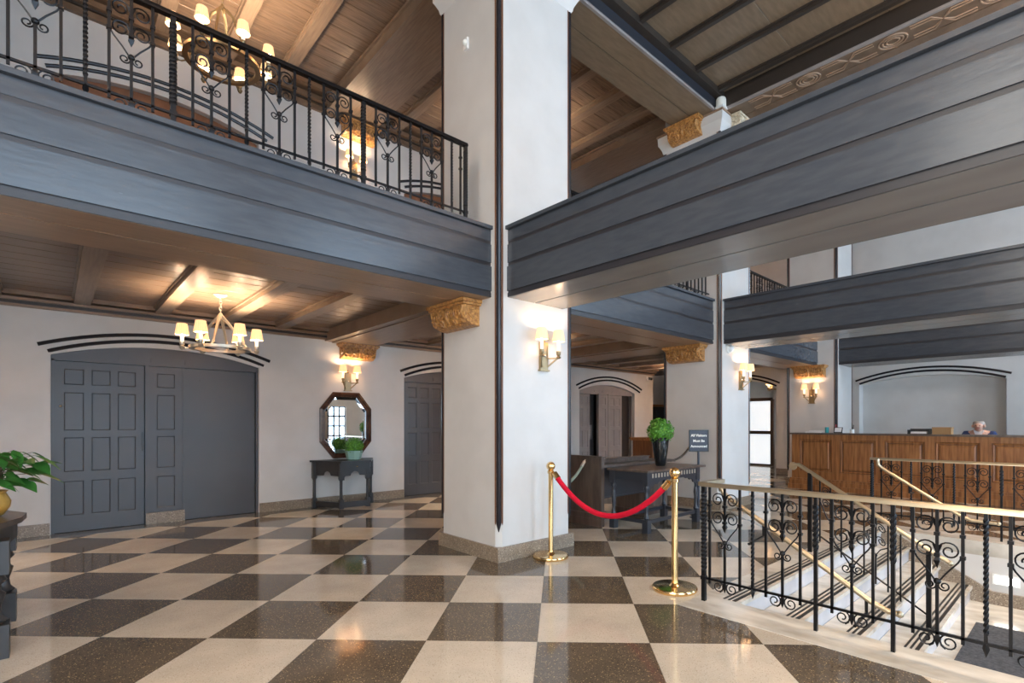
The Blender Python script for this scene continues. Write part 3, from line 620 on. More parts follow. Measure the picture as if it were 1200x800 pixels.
# ================================================================== IRONWORK
def bar(b, x, z0, z1, w): b.box(x - w / 2, -w / 2, z0, x + w / 2, w / 2, z1)
def twisted(b, x, z0, z1, r, turns):
    n = int(turns * 10); b.tube([(x, 0, z0 + (z1 - z0) * i / n) for i in range(n + 1)], r, 4, twist=turns * 2 * PI / n, phase=PI / 4)
IR = {}
def iron_set(key, zt, zb, zg, a=0.115):
    """meshes for one railing height: zt underside of top rail, zb bottom rail, zg ground"""
    s = zt - zb; z = lambda f: zt - s * f
    p = B(); bar(p, 0, zb - 0.035, zt, 0.016)
    for f in (0.2, 0.37): p.cbox((0, 0, z(f)), (0.027, 0.027, 0.018))
    t = B(); bar(t, 0, zb + 0.0, zb + 0.06, 0.017); twisted(t, 0, zb + 0.05, zt - 0.03, 0.0135, 5); bar(t, 0, zt - 0.04, zt, 0.017)
    t.tube([(0, 0, zb), (0, 0, zb - 0.03), (0, 0, zb - 0.075)], [0.013, 0.016, 0.001], 4)
    k = B(); bar(k, 0, zg, zb + 0.07, 0.03); twisted(k, 0, zb + 0.06, zt - 0.04, 0.024, 5); bar(k, 0, zt - 0.05, zt, 0.03); k.cbox((0, 0, zb), (0.042, 0.036, 0.03))
    g = B(); bar(g, 0, zg, zt, 0.022); twisted(g, 0, z(0.5), z(0.08), 0.019, 2)
    c = B(); bar(c, 0, z(0.40), zt, 0.016)
    c.tube([(0, 0, z(0.39)), (0, 0, z(0.415)), (0, 0, z(0.48))], [0.012, 0.022, 0.001], 4, phase=PI / 4)
    c.cbox((0, 0, z(0.2)), (0.028, 0.028, 0.02)); c.cbox((0, 0, z(0.37)), (0.028, 0.028, 0.02))
    c.sphere((0, 0, z(0.585)), 0.02, 8, 6); bar(c, 0, zb - 0.03, z(0.585), 0.016)
    c.tube([(0, 0, zb - 0.01), (0, 0, zb - 0.035), (0, 0, zb - 0.085)], [0.012, 0.021, 0.001], 4, phase=PI / 4)
    rr = a * 0.46
    for sx in (-1, 1):
        for f in (0.115, 0.315):
            c.tube([(x, y, zz) for x, y, zz in spiral(sx * rr * 1.02, z(f) - 0.012, rr, 0.012, PI, -1.55, 24, sx)], 0.005, 5)
            c.tube([(sx * 0.004, 0, z(f + 0.085)), (sx * 0.006, 0, z(f + 0.03)), (sx * (0.02), 0, z(f) - 0.012 + rr * 0.6)], 0.005, 5)
        c.tube([(sx * a * 0.97, 0, z(0.36)), (sx * a * 0.8, 0, z(0.415)), (sx * a * 0.4, 0, z(0.50)), (sx * 0.01, 0, z(0.58))], 0.0052, 5)
        c.tube(spiral(sx * 0.034, z(0.61) - 0.005, 0.03, 0.010, PI * 0.8, 1.35, 18, sx), 0.0048, 5)
        c.tube(spiral(sx * rr * 1.0, zb - 0.045, rr * 0.85, 0.012, PI * 0.55, 1.5, 20, sx), 0.0048, 5)
        c.tube([(sx * 0.01, 0, zb - 0.03), (sx * 0.02, 0, zb - 0.07), (sx * rr * 0.7, 0, zb - 0.085)], 0.0048, 5)
    IR[key] = dict(p=p.mesh('baluster', 'iron'), t=t.mesh('twisted_baluster', 'iron', 45), k=k.mesh('thick_twisted_post', 'iron', 45), g=g.mesh('post', 'iron', 45), c=c.mesh('scroll_baluster', 'iron'))
NAMES = dict(p='baluster', t='twisted_baluster', k='thick_twisted_post', g='post', c='scroll_baluster')
def railing(name, label, loc, rz, L, items, key, zt, zb, topmat, topw=0.05, toph=0.035, group=None, over=0.0):
    t = thing(name, label, 'railing', loc, rz, group)
    b = B()
    b.prism([(-topw / 2, 0), (topw / 2, 0), (topw / 2, toph * 0.5), (topw * 0.3, toph), (-topw * 0.3, toph), (-topw / 2, toph * 0.5)], lambda y, z, x: (x, y, zt + z), -over, L + over)
    b.obj('top_rail', topmat, t, smooth=50)
    B().box(0, -0.008, zb - 0.008, L, 0.008, zb + 0.008).obj('bottom_rail', 'iron', t)
    for ty, s in items: link(NAMES[ty], IR[key][ty], t, (s, 0, 0))
    return t
# upper gallery rails: base at beam coping
iron_set('up', 0.735, 0.085, 0.0)
def pat(L, start, period=0.444, thick_every=3, phase=0):
    """plain, scroll, plain, twisted, repeated; every third twisted bar is thick"""
    it = []; s = start; i = phase
    while s < L + 0.01:
        it.append(('k' if i % thick_every == 0 else 't', s))
        for ty, d in (('p', 0.111), ('c', 0.222), ('p', 0.333)):
            if s + d < L: it.append((ty, s + d))
        s += period; i += 1
    return it
s0 = 0.59; uL = 2.985 - XL
it = [(ty, x - XL) for ty, x in [('k' if (n % 3 == 0) else 't', s0 + 0.444 * n) for n in range(-7, 6)] + [(ty, s0 + 0.444 * n + d) for n in range(-7, 5) for ty, d in (('p', .111), ('c', .222), ('p', .333))] if 0.02 < x - XL < uL - 0.1]
it += [('p', uL - 0.075), ('k', uL - 0.015)]
railing('gallery_railing', 'black wrought iron gallery railing with heart scrolls above the blue grey beam', (XL, YB + 0.06, Z1T), 0, uL, it, 'up', 0.735, 0.085, 'iron')
L2 = X2 - X1 - PW - 0.1
railing('gallery_railing', 'black iron gallery railing glimpsed between the two white pillars', (X1 + PW + 0.05, YB + 0.06, Z1T), 0, L2, pat(L2, 0.04), 'up', 0.735, 0.085, 'iron')
L3 = X3 - X2 - PW - 0.1
railing('gallery_railing', 'black iron gallery railing glowing orange beyond the second pillar', (X2 + PW + 0.05, YB + 0.06, Z1T), 0, L3, pat(L3, 0.04), 'up', 0.735, 0.085, 'iron')
# stair well rails
iron_set('low', 0.905, 0.185, 0.004, 0.12)
ys = [('k', 2.11), ('p', 2.06), ('c', 1.935), ('p', 1.815), ('t', 1.717), ('p', 1.619), ('c', 1.502), ('p', 1.382), ('g', 1.282), ('p', 1.181), ('c', 1.064), ('p', 0.945), ('g', 0.838), ('p', 0.737), ('c', 0.62), ('p', 0.502), ('t', 0.402), ('p', 0.3)]
for n in range(3): ys += [('c', 0.185 - 0.44 * n), ('p', 0.065 - 0.44 * n), (('g', 't')[n % 2], -0.035 - 0.44 * n), ('p', -0.137 - 0.44 * n)]
fr = railing('stair_railing', 'black wrought iron railing with brass top rail on the marble kerb, heart scrolls in front', (3.73, 2.13, 0), -PI / 2, 3.4, [(a, 2.13 - y) for a, y in ys], 'low', 0.905, 0.185, 'railbrass', 0.055, 0.032)
B().box(-0.03, 0.0, 0.905, 0.025, 0.33, 0.937).obj('rail_return', 'railbrass', fr)
fy2 = [('k', 2.07)]
yy = 2.07
for n in range(9):
    fy2 += [('p', yy - 0.11), ('c', yy - 0.225), ('p', yy - 0.34), (('t', 't', 'g')[n % 3], yy - 0.445)]; yy -= 0.445
railing('stair_railing', 'black wrought iron railing with pale brass top rail in front of the reception counter', (8.12, 2.09, 0), -PI / 2, 4.1, [(a, 2.09 - y) for a, y in fy2], 'low', 0.905, 0.185, 'railbrass', 0.055, 0.032)
# handrails down the steps
SLP = RISE / RUN
def handrail(label, x, pts, r, brackets):
    t = thing('handrail', label, 'handrail', (x, pts[-1][0], -0.70))
    P = [(0, y - pts[-1][0], z + 0.70) for y, z in pts]
    b = B().tube(P, r, 10); b.sphere(P[-1], r * 1.25, 8, 6); b.obj('rail', 'railbrass', t, smooth=60)
    return t, pts[-1][0]
h1, o1 = handrail('brass handrail down the steps behind the front iron railing', 3.99, [(2.12, 0.905), (2.08, 0.83), (2.02, 0.785), (1.02, 0.20), (0.92, 0.162), (0.86, 0.16)], 0.019, 0)
for y in (1.75, 1.05):
    B().tube([(0.0, y - o1, 0.785 - (2.02 - y) * 0.585 + 0.69), (0.0, y - o1, 0.785 - (2.02 - y) * 0.585 + 0.60), (-0.25, y - o1, 0.785 - (2.02 - y) * 0.585 + 0.58)], 0.011, 6).obj('bracket', 'iron', h1)
h3, o3 = handrail('pale brass handrail against the far stair wall', 7.9, [(1.95, 0.93), (1.94, 0.85), (1.88, 0.80), (1.10, 0.30), (0.98, 0.25), (0.74, 0.245)], 0.019, 0)
for y in (1.6, 1.1):
    B().tube([(0.0, y - o3, 0.80 - (1.88 - y) * 0.64 + 0.69), (0.0, y - o3, 0.80 - (1.88 - y) * 0.64 + 0.60), (0.21, y - o3, 0.80 - (1.88 - y) * 0.64 + 0.58)], 0.011, 6).obj('bracket', 'iron', h3)
h2, o2 = handrail('brass centre handrail on iron balusters running down the middle of the steps', 6.0, [(2.30, 0.93), (2.24, 0.945), (1.0, 0.165), (0.93, 0.13), (0.90, 0.11)], 0.022, 0)
B().lathe([(0.001, -0.02), (0.04, -0.018), (0.045, 0), (0.04, 0.018), (0.001, 0.02)], 12).obj('volute', 'railbrass', h2, (0, 2.30 - o2, 0.925 + 0.70), (0, PI / 2, 0))
hz = lambda y: 0.945 - (2.24 - y) * 0.629
sz = lambda y: 0.0 if y > NY else -RISE * math.ceil((NY - y) / RUN - 1e-6)
for y in (2.12, 1.06):
    B().box(-0.02, y - o2 - 0.02, sz(y) + 0.70, 0.02, y - o2 + 0.02, hz(y) + 0.69).obj('post', 'iron', h2)
b = B().tube([(0, 2.12 - o2, hz(2.12) - 0.62 + 0.7), (0, 1.06 - o2, hz(1.06) - 0.62 + 0.7)], 0.009, 5); b.obj('bottom_rail', 'iron', h2)
n = 0
y = 2.02
while y > 1.12:
    zt_, zb_ = hz(y) + 0.69, hz(y) - 0.66 + 0.7
    b = B()
    if n % 4 == 1:
        a = 0.10; zq = lambda f, dy: zt_ + (zb_ - zt_) * f + dy * 0.629
        b.box(-0.007, y - o2 - 0.007, zt_ - 0.3, 0.007, y - o2 + 0.007, zt_); b.box(-0.007, y - o2 - 0.007, zb_ - 0.03, 0.007, y - o2 + 0.007, zt_ - 0.39); b.sphere((0, y - o2, zt_ - 0.39), 0.016, 6, 5)
        for sx in (-1, 1):
            for dz in (0.09, 0.22):
                b.tube([(0, y - o2 + px, zt_ - dz + pz + px * 0.629) for px, _, pz in spiral(sx * 0.046, 0, 0.044, 0.012, PI, -1.5, 18, sx)], 0.0055, 5)
            b.tube([(0, y - o2 + sx * 0.1, zt_ - 0.24 + sx * 0.0629), (0, y - o2 + sx * 0.04, zt_ - 0.33), (0, y - o2, zt_ - 0.385)], 0.0055, 5)
        b.obj('scroll_baluster', 'iron', h2)
    else:
        b.box(-0.007, y - o2 - 0.007, zb_ - 0.02, 0.007, y - o2 + 0.007, zt_); b.obj('baluster', 'iron', h2)
    y -= 0.105; n += 1

# ================================================================== BRACKETS, SCONCES, CHANDELIERS
def bracket(label, loc, rz, w=0.62, group=None, m='gold'):
    t = thing('carved_bracket', label, 'bracket', loc, rz, group)
    B().box(-w / 2 - 0.05, -0.24, -0.035, w / 2 + 0.05, 0, 0).box(-w / 2 - 0.03, -0.22, -0.06, w / 2 + 0.03, 0, -0.035).obj('abacus', m, t)
    prof = [(0, -0.06), (-0.20, -0.06), (-0.202, -0.11), (-0.19, -0.17), (-0.155, -0.225), (-0.08, -0.258), (0, -0.265)]
    B().prism(prof, lambda p, z, x: (x, p, z), -w / 2, w / 2).obj('body', m, t, smooth=0)
    b = B()
    def on(x, z):      # a point on the curved front
        for (p0, z0), (p1, z1) in zip(prof[1:], prof[2:]):
            if z <= z0 and z >= z1: f = (z0 - z) / max(1e-6, z0 - z1); return (x, p0 + (p1 - p0) * f - 0.008, z)
        return (x, -0.03, z)
    for sx in (-1, 1):
        for cx, cz, r in ((0.2, -0.14, 0.075), (0.075, -0.12, 0.055), (0.12, -0.205, 0.04), (0.27, -0.2, 0.035)):
            b.tube([on(px, pz) for px, _, pz in spiral(sx * cx * w / 0.62, cz, r, 0.016, PI * 0.3, 1.5, 16, sx)], [0.018 - 0.009 * i / 16 for i in range(17)], 6)
        b.tube([on(sx * w * f, z) for f, z in ((0.48, -0.07), (0.46, -0.13), (0.40, -0.19), (0.28, -0.235))], 0.016, 6)
        b.tube([on(sx * w * f, z) for f, z in ((0.03, -0.23), (0.13, -0.235), (0.22, -0.245))], 0.013, 6)
        b.tube([(sx * w / 2, -0.05, -0.08), (sx * w / 2, -0.12, -0.10), (sx * w / 2, -0.14, -0.15), (sx * w / 2, -0.09, -0.19), (sx * w / 2, -0.06, -0.15), (sx * w / 2, -0.09, -0.13)], 0.014, 6)
    b.tube([on(0, z) for z in (-0.07, -0.12, -0.17, -0.22)], [0.012, 0.028, 0.024, 0.01], 6)
    for q in range(9): b.sphere((-w / 2 + w * (q + 0.5) / 9, -0.205, -0.078), 0.017, 6, 4)
    b.obj('carving', m, t, smooth=60)
    return t
WEST = -PI / 2
bracket('gilt carved bracket under the blue grey beam on the tall pillar', (X1, Y0 + PW / 2 + 0.1, 2.686), WEST)
bracket('gilt carved bracket on the second pillar above the small sign', (X2, Y0 + PW / 2 + 0.05, 2.686), WEST)
bracket('gilt carved bracket on the reception pillar above its wall light', (X3, 3.83 + PW / 2, 2.686), WEST)
bracket('gilt carved bracket on the white wall above the octagonal mirror', (3.9, YW, 2.783), 0, 0.58)
bracket('gilt carved bracket on the gallery wall above the upper wall light', (3.93, YW, 6.66), 0, 0.58)
bracket('gilt carved bracket at the top of the second pillar under the upper ceiling beam', (X2, Y0 + PW / 2 + 0.05, 6.405), WEST, 0.56)
bracket('cream carved bracket on the right side of the second pillar top', (X2 + PW / 2, Y0, 6.405), 0, 0.56, m='cream')

def pleated(b, c, r0, r1, h, n=20):
    vs = []; fs = []
    for k, (r, z) in enumerate(((r0, 0), (r1, h))):
        for i in range(n * 2):
            rr = r * (1 + (0.03 if i % 2 else -0.03)); a = PI * i / n; vs.append((c[0] + rr * math.cos(a), c[1] + rr * math.sin(a), c[2] + z))
    m = n * 2
    fs = [(i, (i + 1) % m, m + (i + 1) % m, m + i) for i in range(m)]
    b.add(vs, fs); b.tube([(c[0] + r0 * math.cos(a), c[1] + r0 * math.sin(a), c[2]) for a in [2 * PI * i / n for i in range(n)]], 0.003, 4, closed=True)
    b.tube([(c[0] + r1 * math.cos(a), c[1] + r1 * math.sin(a), c[2] + h) for a in [2 * PI * i / n for i in range(n)]], 0.003, 4, closed=True)
def bulb_light(parent_loc, power, r=0.02):
    l = bpy.data.lights.new('bulb_light', 'POINT'); l.energy = power; l.color = WARM; l.shadow_soft_size = r
    o = bpy.data.objects.new('bulb_light', l); COL.objects.link(o); o.location = parent_loc; return o
def rot2(x, y, a): return (x * math.cos(a) - y * math.sin(a), x * math.sin(a) + y * math.cos(a))
def sconce(label, loc, rz, power=SCONCE_W):
    t = thing('wall_sconce', label, 'wall light', loc, rz, 'two-candle wall lights')
    b = B().box(-0.055, -0.03, 0, 0.055, 0, 0.30).box(-0.068, -0.045, -0.015, 0.068, 0, 0.0).box(-0.045, -0.036, 0.02, 0.045, -0.03, 0.28); b.lathe([(0.018, 0), (0.02, 0.01), (0.004, 0.03), (0.012, 0.045), (0.001, 0.06)], 8, (0, -0.015, 0.30)); b.obj('back_plate', 'antique', t)
    B().sphere((0, -0.036, 0.15), 0.016, 8, 6).obj('boss', 'chrome', t)
    for sx in (-1, 1):
        x = sx * 0.125; y = -0.12
        a = B().tube([(sx * 0.04, -0.03, 0.03), (sx * 0.075, -0.06, 0.07), (sx * 0.11, -0.1, 0.115), (x, y, 0.13)], 0.009, 6).tube([(sx * 0.05, -0.03, 0.125), (x * 0.7, -0.07, 0.128), (x, y, 0.13)], 0.008, 6)
        a.lathe([(0.012, 0.12), (0.03, 0.135), (0.012, 0.15), (0.024, 0.165), (0.026, 0.20), (0.02, 0.205)], 10, (x, y, 0)); ao = a.obj('arm', 'antique', t, smooth=50)
        B().lathe([(0.018, 0.2), (0.018, 0.30)], 10, (x, y, 0)).obj('candle_sleeve', 'candle', ao)
        B().sphere((x, y, 0.345), 0.02, 8, 6, 1.7).obj('bulb', 'bulb', ao)
        s = B(); pleated(s, (x, y, 0.31), 0.068, 0.05, 0.115); s.obj('lamp_shade', 'shade', ao, smooth=0)
        ox, oy = rot2(x, y, rz); bulb_light((loc[0] + ox, loc[1] + oy, loc[2] + 0.405), power)
    return t
sconce('two-candle wall light on the tall pillar beside the red rope', (3.86, Y0, 1.98), 0)
sconce('two-candle wall light on the second pillar above the handrail', (8.46, Y0, 1.98), 0)
sconce('two-candle wall light above the octagonal mirror', (3.75, YW, 1.98), 0)
sconce('two-candle wall light on the reception pillar', (X3, 4.34, 1.86), WEST, SCONCE_W * 0.6)
sconce('two-candle wall light on the gallery wall behind the iron railing', (3.86, YW, 5.72), 0, SCONCE_W * 1.6)
sconce('two-candle wall light in the alcove past the lift lobby', (15.45, 11.2, 2.35), 0, SCONCE_W * 1.5)

def chandelier(label, loc, nl, rr, rc, drop, power, m='pewter', phase=0.0):
    """origin at the ceiling; ring hangs drop below"""
    t = thing('chandelier', label, 'chandelier', loc)
    B().lathe([(0.001, 0), (0.075, 0), (0.08, -0.012), (0.05, -0.03), (0.02, -0.04), (0.001, -0.041)], 16).obj('canopy', m, t)
    b = B(); z = -0.04; q = 0
    hub = -drop * 0.38
    while z > hub + 0.02:
        b.tube([((0.013 * math.cos(a) if q % 2 else 0), (0 if q % 2 else 0.013 * math.cos(a)), z - 0.025 + 0.025 * math.sin(a)) for a in [2 * PI * i / 10 for i in range(10)]], 0.004, 5, closed=True); z -= 0.037; q += 1
    b.obj('chain', m, t)
    B().lathe([(0.001, hub + 0.03), (0.02, hub + 0.02), (0.028, hub), (0.016, hub - 0.03), (0.001, hub - 0.04)], 12).obj('hub', m, t)
    ring = B(); n = 40
    vs = []
    for r, zz in ((rr - 0.03, -drop - 0.006), (rr + 0.03, -drop - 0.006), (rr + 0.03, -drop + 0.03), (rr - 0.03, -drop + 0.03)):
        vs += [(r * math.cos(2 * PI * i / n), r * math.sin(2 * PI * i / n), zz) for i in range(n)]
    ring.add(vs, [(q * n + i, q * n + (i + 1) % n, ((q + 1) % 4) * n + (i + 1) % n, ((q + 1) % 4) * n + i) for q in range(4) for i in range(n)])
    ring.obj('ring', m, t, smooth=30)
    for i in range(4):
        a = PI / 4 + i * PI / 2 + 0.3
        B().tube([(0.012 * math.cos(a), 0.012 * math.sin(a), hub - 0.01), (0.3 * rr * math.cos(a), 0.3 * rr * math.sin(a), hub - 0.10), (0.75 * rr * math.cos(a), 0.75 * rr * math.sin(a), -drop + 0.12), (rr * math.cos(a), rr * math.sin(a), -drop + 0.01)], [0.022, 0.018, 0.013, 0.012], 6).obj('arm', m, t, smooth=50)
    for i in range(nl):
        a = phase + 2 * PI * i / nl; cx, cy = rc * math.cos(a), rc * math.sin(a)
        h = B().tube([(rr * math.cos(a), rr * math.sin(a), -drop + 0.008), ((rr + rc) / 2 * math.cos(a), (rr + rc) / 2 * math.sin(a), -drop - 0.012), (cx, cy, -drop)], 0.009, 6)
        h.lathe([(0.008, -0.03), (0.02, -0.02), (0.034, 0.01), (0.014, 0.02), (0.026, 0.035), (0.026, 0.065)], 10, (cx, cy, -drop)); ho = h.obj('candle_holder', m, t, smooth=50)
        B().lathe([(0.02, 0.065), (0.02, 0.15)], 10, (cx, cy, -drop)).obj('candle_sleeve', 'candle', ho)
        B().sphere((cx, cy, -drop + 0.185), 0.021, 8, 6, 1.6).obj('bulb', 'bulb', ho)
        s = B(); pleated(s, (cx, cy, -drop + 0.15), 0.072, 0.052, 0.13); s.obj('lamp_shade', 'shade', ho, smooth=0)
        bulb_light((loc[0] + cx, loc[1] + cy, loc[2] - drop + 0.25), power)
    return t
chandelier('pewter ring chandelier with six pleated shades in front of the grey doors', (1.5, 7.4, 2.99), 6, 0.30, 0.39, 0.68, BULB_W, phase=-0.2)
chandelier('antique brass ring chandelier with eight pleated shades over the gallery', (1.5, 7.3, 6.90), 8, 0.38, 0.52, 1.12, BULB_W * 0.8, 'antique', phase=-PI / 4 + 0.2)
chandelier('added unseen pewter ring chandelier near the end wall of the hall', (-1.7, 7.4, 2.99), 6, 0.30, 0.39, 0.68, BULB_W, phase=-0.2)  # added out of view to warm the lower ceiling
chandelier('added pewter ring chandelier hidden in the middle bay behind the tall pillar', (6.05, 7.4, 2.99), 6, 0.30, 0.39, 0.68, BULB_W * 2.6, phase=-PI / 4)  # hidden, added to light the middle bay
chandelier('added unseen antique brass ring chandelier in the middle bay of the gallery', (6.05, 7.3, 6.90), 8, 0.36, 0.50, 0.92, BULB_W * 0.9, 'antique')  # hidden, added for warm light in the upper bay
chandelier('added unseen large antique brass chandelier high over the open hall', (0.4, 0.6, 6.70), 8, 0.5, 0.66, 1.5, BULB_W * 3.2, 'antique')  # the three large chandeliers are added above the view for warm light
chandelier('added unseen large antique brass chandelier high over the stair hall', (6.05, -1.2, 6.70), 8, 0.5, 0.66, 1.5, BULB_W * 6.5, 'antique')
chandelier('added unseen large antique brass chandelier high over the reception', (10.6, -0.6, 6.70), 8, 0.5, 0.66, 1.5, BULB_W * 4, 'antique')
chandelier('added pewter ring chandelier hidden behind the second pillar near the passage', (12.3, 7.4, 2.99), 6, 0.30, 0.39, 0.68, BULB_W * 3.0, phase=-PI / 4)  # hidden, added to brighten the lift lobby
chandelier('unseen antique brass ring chandelier in the far bay of the gallery', (12.0, 7.0, 6.90), 8, 0.36, 0.50, 0.92, BULB_W * 1.6, 'antique')  # out of view, placed for the orange light on the gallery railing
chandelier('small chandelier glowing in the bright vestibule', (16.3, 6.75, 3.2), 5, 0.2, 0.27, 0.75, BULB_W * 0.5, 'antique')

# ================================================================== FURNITURE AND THINGS
def turned(b, x, y, z0, z1, r, block=0.12):
    """square blocks at the ends with a turned shaft between"""
    w = r * 1.25
    b.box(x - w, y - w, z0, x + w, y + w, z0 + block); b.box(x - w, y - w, z1 - block, x + w, y + w, z1)
    a, c = z0 + block, z1 - block; h = c - a
    b.lathe([(r * .8, 0), (r * 1.15, 0.02), (r * .75, 0.05), (r * .62, 0.10), (r * .8, h * .45), (r, h * .6), (r * .65, h - 0.10), (r * .6, h - 0.07), (r * 1.1, h - 0.04), (r * .8, h)], 12, (x, y, a))
def column_leg(b, x, y, z0, z1, w):
    """straight square leg with moulded blocks and a slim round shaft"""
    b.box(x - w, y - w, z0, x + w, y + w, z0 + 0.15); b.box(x - w, y - w, z1 - 0.27, x + w, y + w, z1)
    a = z0 + 0.15; h = z1 - 0.27 - a
    b.lathe([(w * .95, 0), (w * .95, 0.012), (w * .7, 0.02), (w * .78, 0.04), (w * .7, h * .5), (w * .72, h - 0.03), (w * .95, h - 0.012), (w * .95, h)], 12, (x, y, a))
def leaf_ball(name, parent, c, r, n, size, m='leaf'):
    b = B()
    b.sphere(c, r * 0.86, 12, 8)
    for i in range(n):
        u, a = random.uniform(-1, 1), random.uniform(0, 2 * PI); q = math.sqrt(1 - u * u)
        d = Vector((q * math.cos(a), q * math.sin(a), u)); p = Vector(c) + d * r * random.uniform(0.84, 1.04)
        t = d.orthogonal(); t.rotate(Matrix.Rotation(random.uniform(0, 2 * PI), 3, d)); t = (t + d * random.uniform(0.1, 0.9)).normalized(); s = t.cross(d).normalized() * size * 0.42
        L = size * random.uniform(0.8, 1.25)
        b.add([p, p + t * L * .5 + s, p + t * L + d * size * .1, p + t * L * .5 - s], [(0, 1, 2, 3)])
    return tag(b.obj(name, m, parent, smooth=0), kind='stuff')

# ---- console table under the mirror
ct = thing('console_table', 'small black half-octagonal console table with arched apron under the mirror', 'table', (3.66, 8.95, 0))
fp = [(-0.50, 0.0), (-0.245, -0.52), (0.205, -0.52), (0.48, 0.0)]
tp = [(-0.56, 0.02), (-0.275, -0.58), (0.235, -0.58), (0.55, 0.02)]
B().prism(tp, lambda x, y, z: (x, y, z), 0.755, 0.785).obj('top', 'ebony', ct)
def apron(b, p, q, z0, z1, w=0.03):
    d = (Vector(q) - Vector(p)); L = d.length; d.normalize(); nrm = Vector((d.y, -d.x))
    m = L / 2; k = min(0.075, L * 0.16)
    half = [(m - 0.045, z0), (m - 0.045, z0 + 0.045), (m - 0.06, z0 + 0.065), (k + 0.01, z0 + 0.07), (k, z0 + 0.085)] + [(k * math.cos(a), z0 + 0.085 + k * 0.75 * math.sin(a)) for a in (0.5, 1.0, 1.35)]
    pts = [(0, z1), (L, z1), (L, z0)] + [(m + x, z) for x, z in half] + [(m, z0 + 0.085 + k * 0.75)] + [(m - x, z) for x, z in half[::-1]] + [(0, z0)]
    b.prism(pts, lambda s, z, t: (p[0] + d.x * s + nrm.x * t, p[1] + d.y * s + nrm.y * t, z), -w / 2, w / 2)
for p, q in zip(fp, fp[1:]):
    b = B(); apron(b, p, q, 0.47, 0.63, 0.024); d = Vector(q) - Vector(p)
    b.obj('arched_apron', 'ebony', ct, smooth=0)
    b = B(); nrm = Vector((d.y, -d.x)).normalized() * 0.017
    b.prism([(p[0] + nrm.x, p[1] + nrm.y), (q[0] + nrm.x, q[1] + nrm.y), (q[0] - nrm.x, q[1] - nrm.y), (p[0] - nrm.x, p[1] - nrm.y)], lambda x, y, z: (x, y, z), 0.63, 0.755); b.obj('frieze', 'ebony', ct)
    b = B(); b.prism([(p[0] + nrm.x, p[1] + nrm.y), (q[0] + nrm.x, q[1] + nrm.y), (q[0] - nrm.x, q[1] - nrm.y), (p[0] - nrm.x, p[1] - nrm.y)], lambda x, y, z: (x, y, z), 0.02, 0.11); b.obj('stretcher', 'ebony', ct)
for x, y in fp:
    b = B(); column_leg(b, x, y * 0.97 - (0.03 if y == 0 else 0), 0.003, 0.755, 0.033); b.obj('leg', 'ebony', ct, smooth=50)
B().lathe([(0.001, 0), (0.014, 0.003), (0.008, 0.012), (0.001, 0.016)], 8).obj('escutcheon', 'brass', ct, (0.01, -0.537, 0.69), (PI / 2, 0, 0))
# ---- octagonal mirror
mr = thing('wall_mirror', 'tall octagonal mirror in a dark mahogany frame above the console table', 'mirror', (3.72, 8.995, 0.80))
def octo(w, h, cx, cz): return [(-w, cz), (-w + cx, 0), (w - cx, 0), (w, cz), (w, h - cz), (w - cx, h), (-w + cx, h), (-w, h - cz)]
O = octo(0.45, 1.14, 0.22, 0.28)
ctr = (0, 0.57)
def inset(P, k): return [(x * (1 - k / 0.45), ctr[1] + (z - ctr[1]) * (1 - k / 0.57)) for x, z in P]
rings = [(O, 0.0), (O, -0.035), (inset(O, 0.035), -0.05), (inset(O, 0.05), -0.03), (inset(O, 0.075), -0.04), (inset(O, 0.085), -0.012)]
vs = [(x, y, z) for P, y in rings for x, z in P]
fs = [(q * 8 + i, q * 8 + (i + 1) % 8, q * 8 + 8 + (i + 1) % 8, q * 8 + 8 + i) for q in range(len(rings) - 1) for i in range(8)]
B().add(vs, fs).obj('frame', 'mirrorframe', mr, smooth=0)
g0, g1 = inset(O, 0.085), inset(O, 0.13)
B().add([(x, -0.012, z) for x, z in g1], [tuple(range(8))]).obj('glass', 'mirror', mr, smooth=0)
B().add([(x, -0.008, z) for x, z in g0] + [(x, -0.012, z) for x, z in g1], [(i, (i + 1) % 8, 8 + (i + 1) % 8, 8 + i) for i in range(8)]).obj('bevel', 'mirror', mr, smooth=0)
# ---- planter on console
pl = thing('potted_topiary', 'clipped green ball plant in a celadon pot on the console table', 'plant', (3.72, 8.66, 0.785))
B().lathe([(0.10, 0), (0.115, 0.012), (0.115, 0.03), (0.125, 0.05), (0.14, 0.13), (0.145, 0.135), (0.145, 0.155), (0.13, 0.155), (0.12, 0.14)], 8, phase=PI / 8).obj('pot', 'celadon', pl, smooth=20)
leaf_ball('foliage', pl, (0, 0, 0.22), 0.15, 700, 0.028)

# ---- side table with ficus at the picture's edge
sd = thing('side_table', 'dark side table with clipped corners holding the leafy potted plant', 'table', (-0.57, 4.92, 0))
tt = [(0.44, 0.10), (0.42, -0.13), (0.27, -0.50), (-0.27, -0.50), (-0.42, -0.13), (-0.44, 0.10), (-0.27, 0.48), (0.27, 0.48)]
B().prism(tt, lambda x, y, z: (x, y, z), 0.755, 0.79).obj('top', 'walnut', sd)
B().prism([(x * 0.9, y * 0.9) for x, y in tt], lambda x, y, z: (x, y, z), 0.64, 0.755).obj('frieze', 'ebony', sd)
for x, y in ((0.31, -0.40), (-0.31, -0.40), (0.31, 0.40), (-0.31, 0.40)):
    b = B(); turned(b, x, y, 0, 0.70, 0.056, 0.2); b.obj('leg', 'ebony', sd, smooth=50)
B().box(-0.30, -0.40, 0.05, 0.30, -0.34, 0.11).box(-0.30, 0.34, 0.05, 0.30, 0.40, 0.11).obj('stretcher', 'ebony', sd)
fi = thing('potted_ficus', 'leafy green plant with pointed leaves in an ochre pot on the side table', 'plant', (-0.31, 4.95, 0.79))
